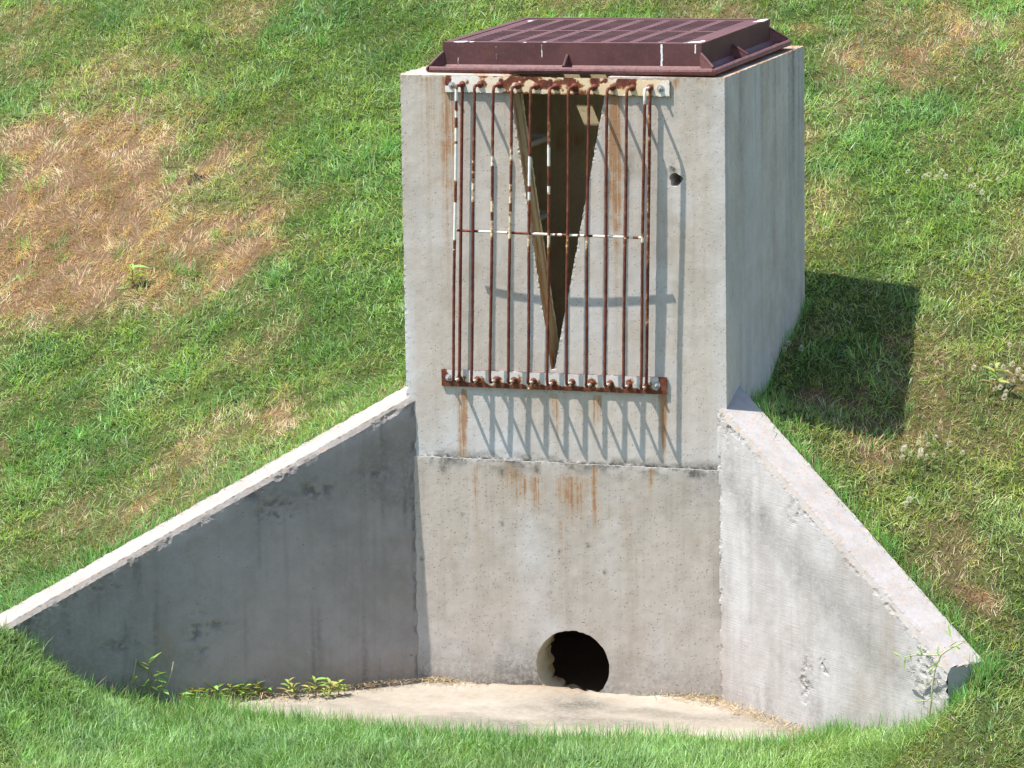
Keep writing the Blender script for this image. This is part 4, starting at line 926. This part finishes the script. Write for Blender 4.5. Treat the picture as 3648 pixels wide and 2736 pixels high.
# ------------------------------------------------------------------ weeds
def leaf(mb, p, dirv, length, width, droop, col, nseg=5):
    p = np.array(p, float); d_ = np.array(dirv, float); d_ /= np.linalg.norm(d_); side = np.cross(d_, (0, 0, 1.)); side /= np.linalg.norm(side)+1e-9
    side = side*math.cos(.3)+np.cross(side, d_)*math.sin(random.uniform(-.5, .5)); V = []; C = []
    for i in range(nseg+1):
        t = i/nseg; c_ = p+d_*length*t+np.array([0, 0, -droop*length*t*t]); w_ = width*math.sin(math.pi*min(1, t*.92+.05))**.8*(1-t*.35)/2
        up = np.cross(side, d_); V += [c_-side*w_+up*w_*.35, c_, c_+side*w_+up*w_*.35]; m_ = 1+.15*math.sin(i*3); C += [(*[q*m_ for q in col], 1)]*3
    Fq = []
    for i in range(nseg):
        a_ = i*3; Fq += [(a_, a_+1, a_+4, a_+3), (a_+1, a_+2, a_+5, a_+4)]
    mb.add(V, Fq, 0, C)
LG = (.28, .46, .11)
# tall weed
wp = on_ground(545, 2520); wb = np.array([wp[0], wp[1], height(wp[0:1], wp[1:2])[0]])
weed = empty('weed', tuple(wb), 'tall leafy green weed with lance-shaped leaves against the shaded wing wall', 'weed')
mb = MB(); stems = []
def vp(px, py): 
    n_ = FW.copy(); n_[2] = 0; n_ /= np.linalg.norm(n_); return on_plane(px, py, n_, n_@wb)
def stem(pxs, r0=.0022):
    P_ = [vp(*q) for q in pxs]; P_[0][2] -= .02; mb.tube(P_, np.linspace(r0, r0*.5, len(P_)), 6, 0, [(.30, .26, .10, 1)]*len(P_))
stem([(545, 2520), (535, 2460), (530, 2400), (530, 2350)]); stem([(545, 2520), (570, 2470), (585, 2420), (580, 2400)]); stem([(540, 2520), (500, 2460), (470, 2430)], .0018)
mb.build('stem', [M_LEAF], weed, tuple(wb), False)
for (a_, b_, wd) in (((532, 2362), (572, 2324), .020), ((532, 2352), (548, 2338), .012), ((530, 2385), (494, 2366), .018), ((530, 2398), (492, 2356), .016), ((528, 2370), (508, 2358), .012), ((532, 2420), (516, 2438), .020), ((545, 2412), (590, 2392), .018), ((575, 2410), (602, 2412), .016),
                       ((530, 2438), (476, 2452), .018), ((535, 2445), (568, 2462), .016), ((560, 2422), (538, 2440), .016), ((560, 2420), (590, 2428), .016), ((580, 2455), (600, 2470), .014), ((525, 2462), (500, 2478), .014), ((470, 2432), (488, 2408), .016), ((470, 2436), (446, 2440), .01), ((580, 2400), (560, 2390), .014), ((540, 2400), (556, 2412), .012), ((590, 2440), (562, 2446), .014)):
    A_, B2 = vp(*a_), vp(*b_); mbx = MB(); dv = B2-A_+FW*random.uniform(-.02, .02); dv = dv-FW*0
    leaf(mbx, A_, dv, np.linalg.norm(dv)*1.1, wd*1.35, .05, tuple(c_*random.uniform(.8, 1.25) for c_ in LG)); mbx.build('leaf', [M_LEAF], weed, tuple(A_), True)
for pts_s in ([(465, 2455), (478, 2400), (485, 2350)], [(590, 2450), (612, 2405), (618, 2358)]):
    mbx = MB(); P_ = np.array([vp(*q) for q in pts_s]); t_ = np.linspace(0, 1, 26)[:, None]; C_ = (1-t_)**2*P_[0]+2*t_*(1-t_)*P_[1]+t_**2*P_[2]
    mbx.tube(C_, np.where(np.arange(26) > 9, .0016+.0013*(np.arange(26) % 2), .0009), 5, 0, [(.55, .52, .36, 1)]*26); mbx.build('seed_head', [M_LEAF], weed, tuple(P_[0]))
# low sprouts along the foot of the wall
proto = None
def sprout_proto(seed):
    random.seed(seed); r = empty('sprout', (0, 0, 0)); mb = MB()
    mb.tube([(0, 0, -.01), (.004, 0, .02), (.002, .003, .05)], [.0016, .0014, .001], 6, 0, [(.35, .2, .1, 1)]*3); mb.build('stem', [M_LEAF], r)
    for k in range(9):
        a_ = k*2.4+random.uniform(-.3, .3); z_ = .012+.004*k; mbx = MB(); e_ = random.uniform(.2, .8)
        leaf(mbx, (0.002, 0, z_), (math.cos(a_), math.sin(a_), e_), random.uniform(.026, .042), .012, .25, tuple(c_*random.uniform(.8, 1.25) for c_ in ((.34, .46, .12) if random.random() > .12 else (.42, .34, .14)))); mbx.build('leaf', [M_LEAF], r, (0, 0, 0), True)
    return r
sp_px = [(622, 2478), (645, 2462), (665, 2482), (690, 2478), (712, 2474), (735, 2486), (752, 2476), (772, 2474), (790, 2462), (808, 2470), (824, 2458), (842, 2472), (862, 2466), (884, 2470), (902, 2462), (922, 2470), (948, 2462), (1030, 2470), (1048, 2466), (1100, 2468), (1122, 2464), (1158, 2474), (1180, 2466), (1204, 2462), (1228, 2458)]
protos = [sprout_proto(3), sprout_proto(5)]
for i, (qx, qy) in enumerate(sp_px):
    n3 = (0, 0, 1); g = on_plane(qx, qy+12, n3, .006); q2 = g[:2]; off = (q2-LB)@LN
    if off > -.012: q2 = q2-LN*(off+.014+.01*random.random())
    o = protos[i] if i < 2 else copy_tree(protos[i % 2])
    hz_ = max(height(q2[0:1], q2[1:2])[0], .0); o.location = (q2[0], q2[1], hz_+.002); o.rotation_euler = (0, 0, i*1.9); s_ = 1.05+.35*math.sin(i*2.3); o.scale = (s_, s_, s_)
    setp(o, 'low leafy weed sprout on the straw at the foot of the shaded wing wall', 'weed', 'low weed sprouts along the foot of the shaded wall')
for i, (qx, qy, sc_, lb_) in enumerate(((283, 622, 1.9, 'bright green leafy weed on the lower edge of the dried lawn patch'), (2150, 852, 2.2, 'broad-leaved weed among the pale clover heads at the right edge'), (1420, 0, 1.4, None), (415, 395, 1.6, 'small leafy weed in the upper middle of the dried lawn patch'))):
    if lb_ is None: continue
    g = on_ground(qx*K, qy*K); o = copy_tree(protos[i % 2]); o.location = tuple(g); o.rotation_euler = (0, 0, i*1.3); o.scale = (sc_, sc_, sc_); setp(o, lb_, 'weed')
    if 'group' in o: del o['group']
random.seed(11)
# runner of grass hanging over the end of the right wing wall
rnr = empty('grass_runner', (1.62, -1.0, .1), 'pale creeping grass runner hanging over the broken end of the sunlit wing wall', 'plant')
nR = np.array([RD[1], -RD[0], 0.])
def rp(u_, v_, off=.05):
    q = on_plane(3100+.3014*u_, 2100+.3014*v_, nR, nR[:2]@RB-.0); return q-np.array([RN[0], RN[1], 0])*off*1.
def run(ps, offs, r0, col):
    P_ = np.array([rp(a_, b_, o_) for (a_, b_), o_ in zip(ps, offs)]); m_ = 8; out = []
    for i in range(len(P_)-1):
        for t_ in np.linspace(0, 1, m_, endpoint=False): out.append(P_[i]+(P_[i+1]-P_[i])*t_)
    out.append(P_[-1]); mb = MB(); mb.tube(out, np.linspace(r0*1.6, r0*1.1, len(out)), 6, 0, [(*col, 1)]*len(out)); mb.build('stem', [M_LEAF], rnr, tuple(P_[0]), True); return out
pc = (.62, .60, .42)
s1 = run([(790, 1600), (840, 1480), (895, 1280), (910, 1100), (925, 980), (940, 870), (980, 750), (1080, 680), (1200, 600)], [.02, .05, .06, .06, .06, .055, .05, .05, .03], .0024, pc)
s2 = run([(980, 750), (900, 750), (800, 748), (700, 745), (590, 770)], [.05, .05, .055, .06, .065], .0018, (.52, .58, .34))
s3 = run([(895, 1240), (840, 1280), (760, 1285)], [.06, .06, .06], .0014, pc); s4 = run([(920, 1010), (880, 1060), (850, 1075)], [.06, .06, .06], .0014, pc)
for (u_, v_, du, dv_, o_) in ((450, 700, 110, 60, .065), (470, 740, 110, 30, .065), (640, 730, 30, 70, .06), (590, 770, 5, 110, .06), (750, 640, 30, 90, .055), (690, 700, -60, 20, .06), (950, 650, 10, 70, .05), (1080, 680, 60, 20, .05), (1080, 660, 90, -60, .05), (1190, 600, 70, -10, .04), (980, 400, 40, 110, .02), (1050, 560, -60, -80, .03), (940, 860, -60, 40, .06), (950, 870, 60, 10, .06), (940, 880, 60, -60, .06), (930, 850, -50, -30, .06), (900, 1160, 10, 80, .06), (850, 1075, -40, 20, .06), (760, 1285, -60, -10, .06), (860, 960, 70, -60, .06), (700, 760, 90, -60, .06), (1130, 620, 50, 60, .04)):
    a_, b_ = rp(u_, v_, o_), rp(u_+du, v_+dv_, o_+.005); mb = MB(); leaf(mb, a_, b_-a_, np.linalg.norm(b_-a_)+.012, .0095, 0., (.30, .42, .14), 3); mb.build('leaf', [M_LEAF], rnr, tuple(a_))
# pale clover heads in the lawn at right
cp = []
for (cx0, cy0, rx, ry, m_) in ((1990, 1005, 55, 45, 14), (2140, 840, 70, 70, 16), (2190, 800, 30, 60, 6), (2010, 405, 60, 18, 6), (2100, 420, 60, 25, 5), (1700, 780, 25, 20, 3), (1960, 1100, 30, 20, 2)):
    for k in range(m_): cp.append((cx0+random.gauss(0, .5)*rx, cy0+random.gauss(0, .5)*ry))
mb = MB(); mb.tube([(0, 0, -.02), (.003, 0, .02), (.004, .002, .045)], [.0011]*3, 5, 0, [(.2, .3, .08, 1)]*3)
for k in range(60):
    a_ = math.acos(1-2*(k+.5)/60); b_ = k*2.4; n_ = np.array([math.sin(a_)*math.cos(b_), math.sin(a_)*math.sin(b_), math.cos(a_)*1.25]); c_ = np.array([.004, .002, .052])+n_*.0055
    leaf(mb, c_, n_+np.array([0, 0, .3]), .005, .0028, .0, (.70, .66, .58) if k % 3 else (.52, .42, .34), 2)
fl0 = mb.build('clover_flower', [M_LEAF], None, (0, 0, 0))
for i, (qx, qy) in enumerate(cp):
    g = on_ground(min(qx, 2210)*K, qy*K); o = fl0 if i == 0 else fl0.copy()
    if i: COL.objects.link(o)
    o.location = (g[0], g[1], g[2]); o.rotation_euler = (random.uniform(-.3, .3), random.uniform(-.3, .3), i); s_ = random.uniform(.8, 1.25); o.scale = (s_, s_, s_)
    setp(o, 'small pale clover flower head in the lawn right of the box', 'flower', 'pale clover heads in the lawn')
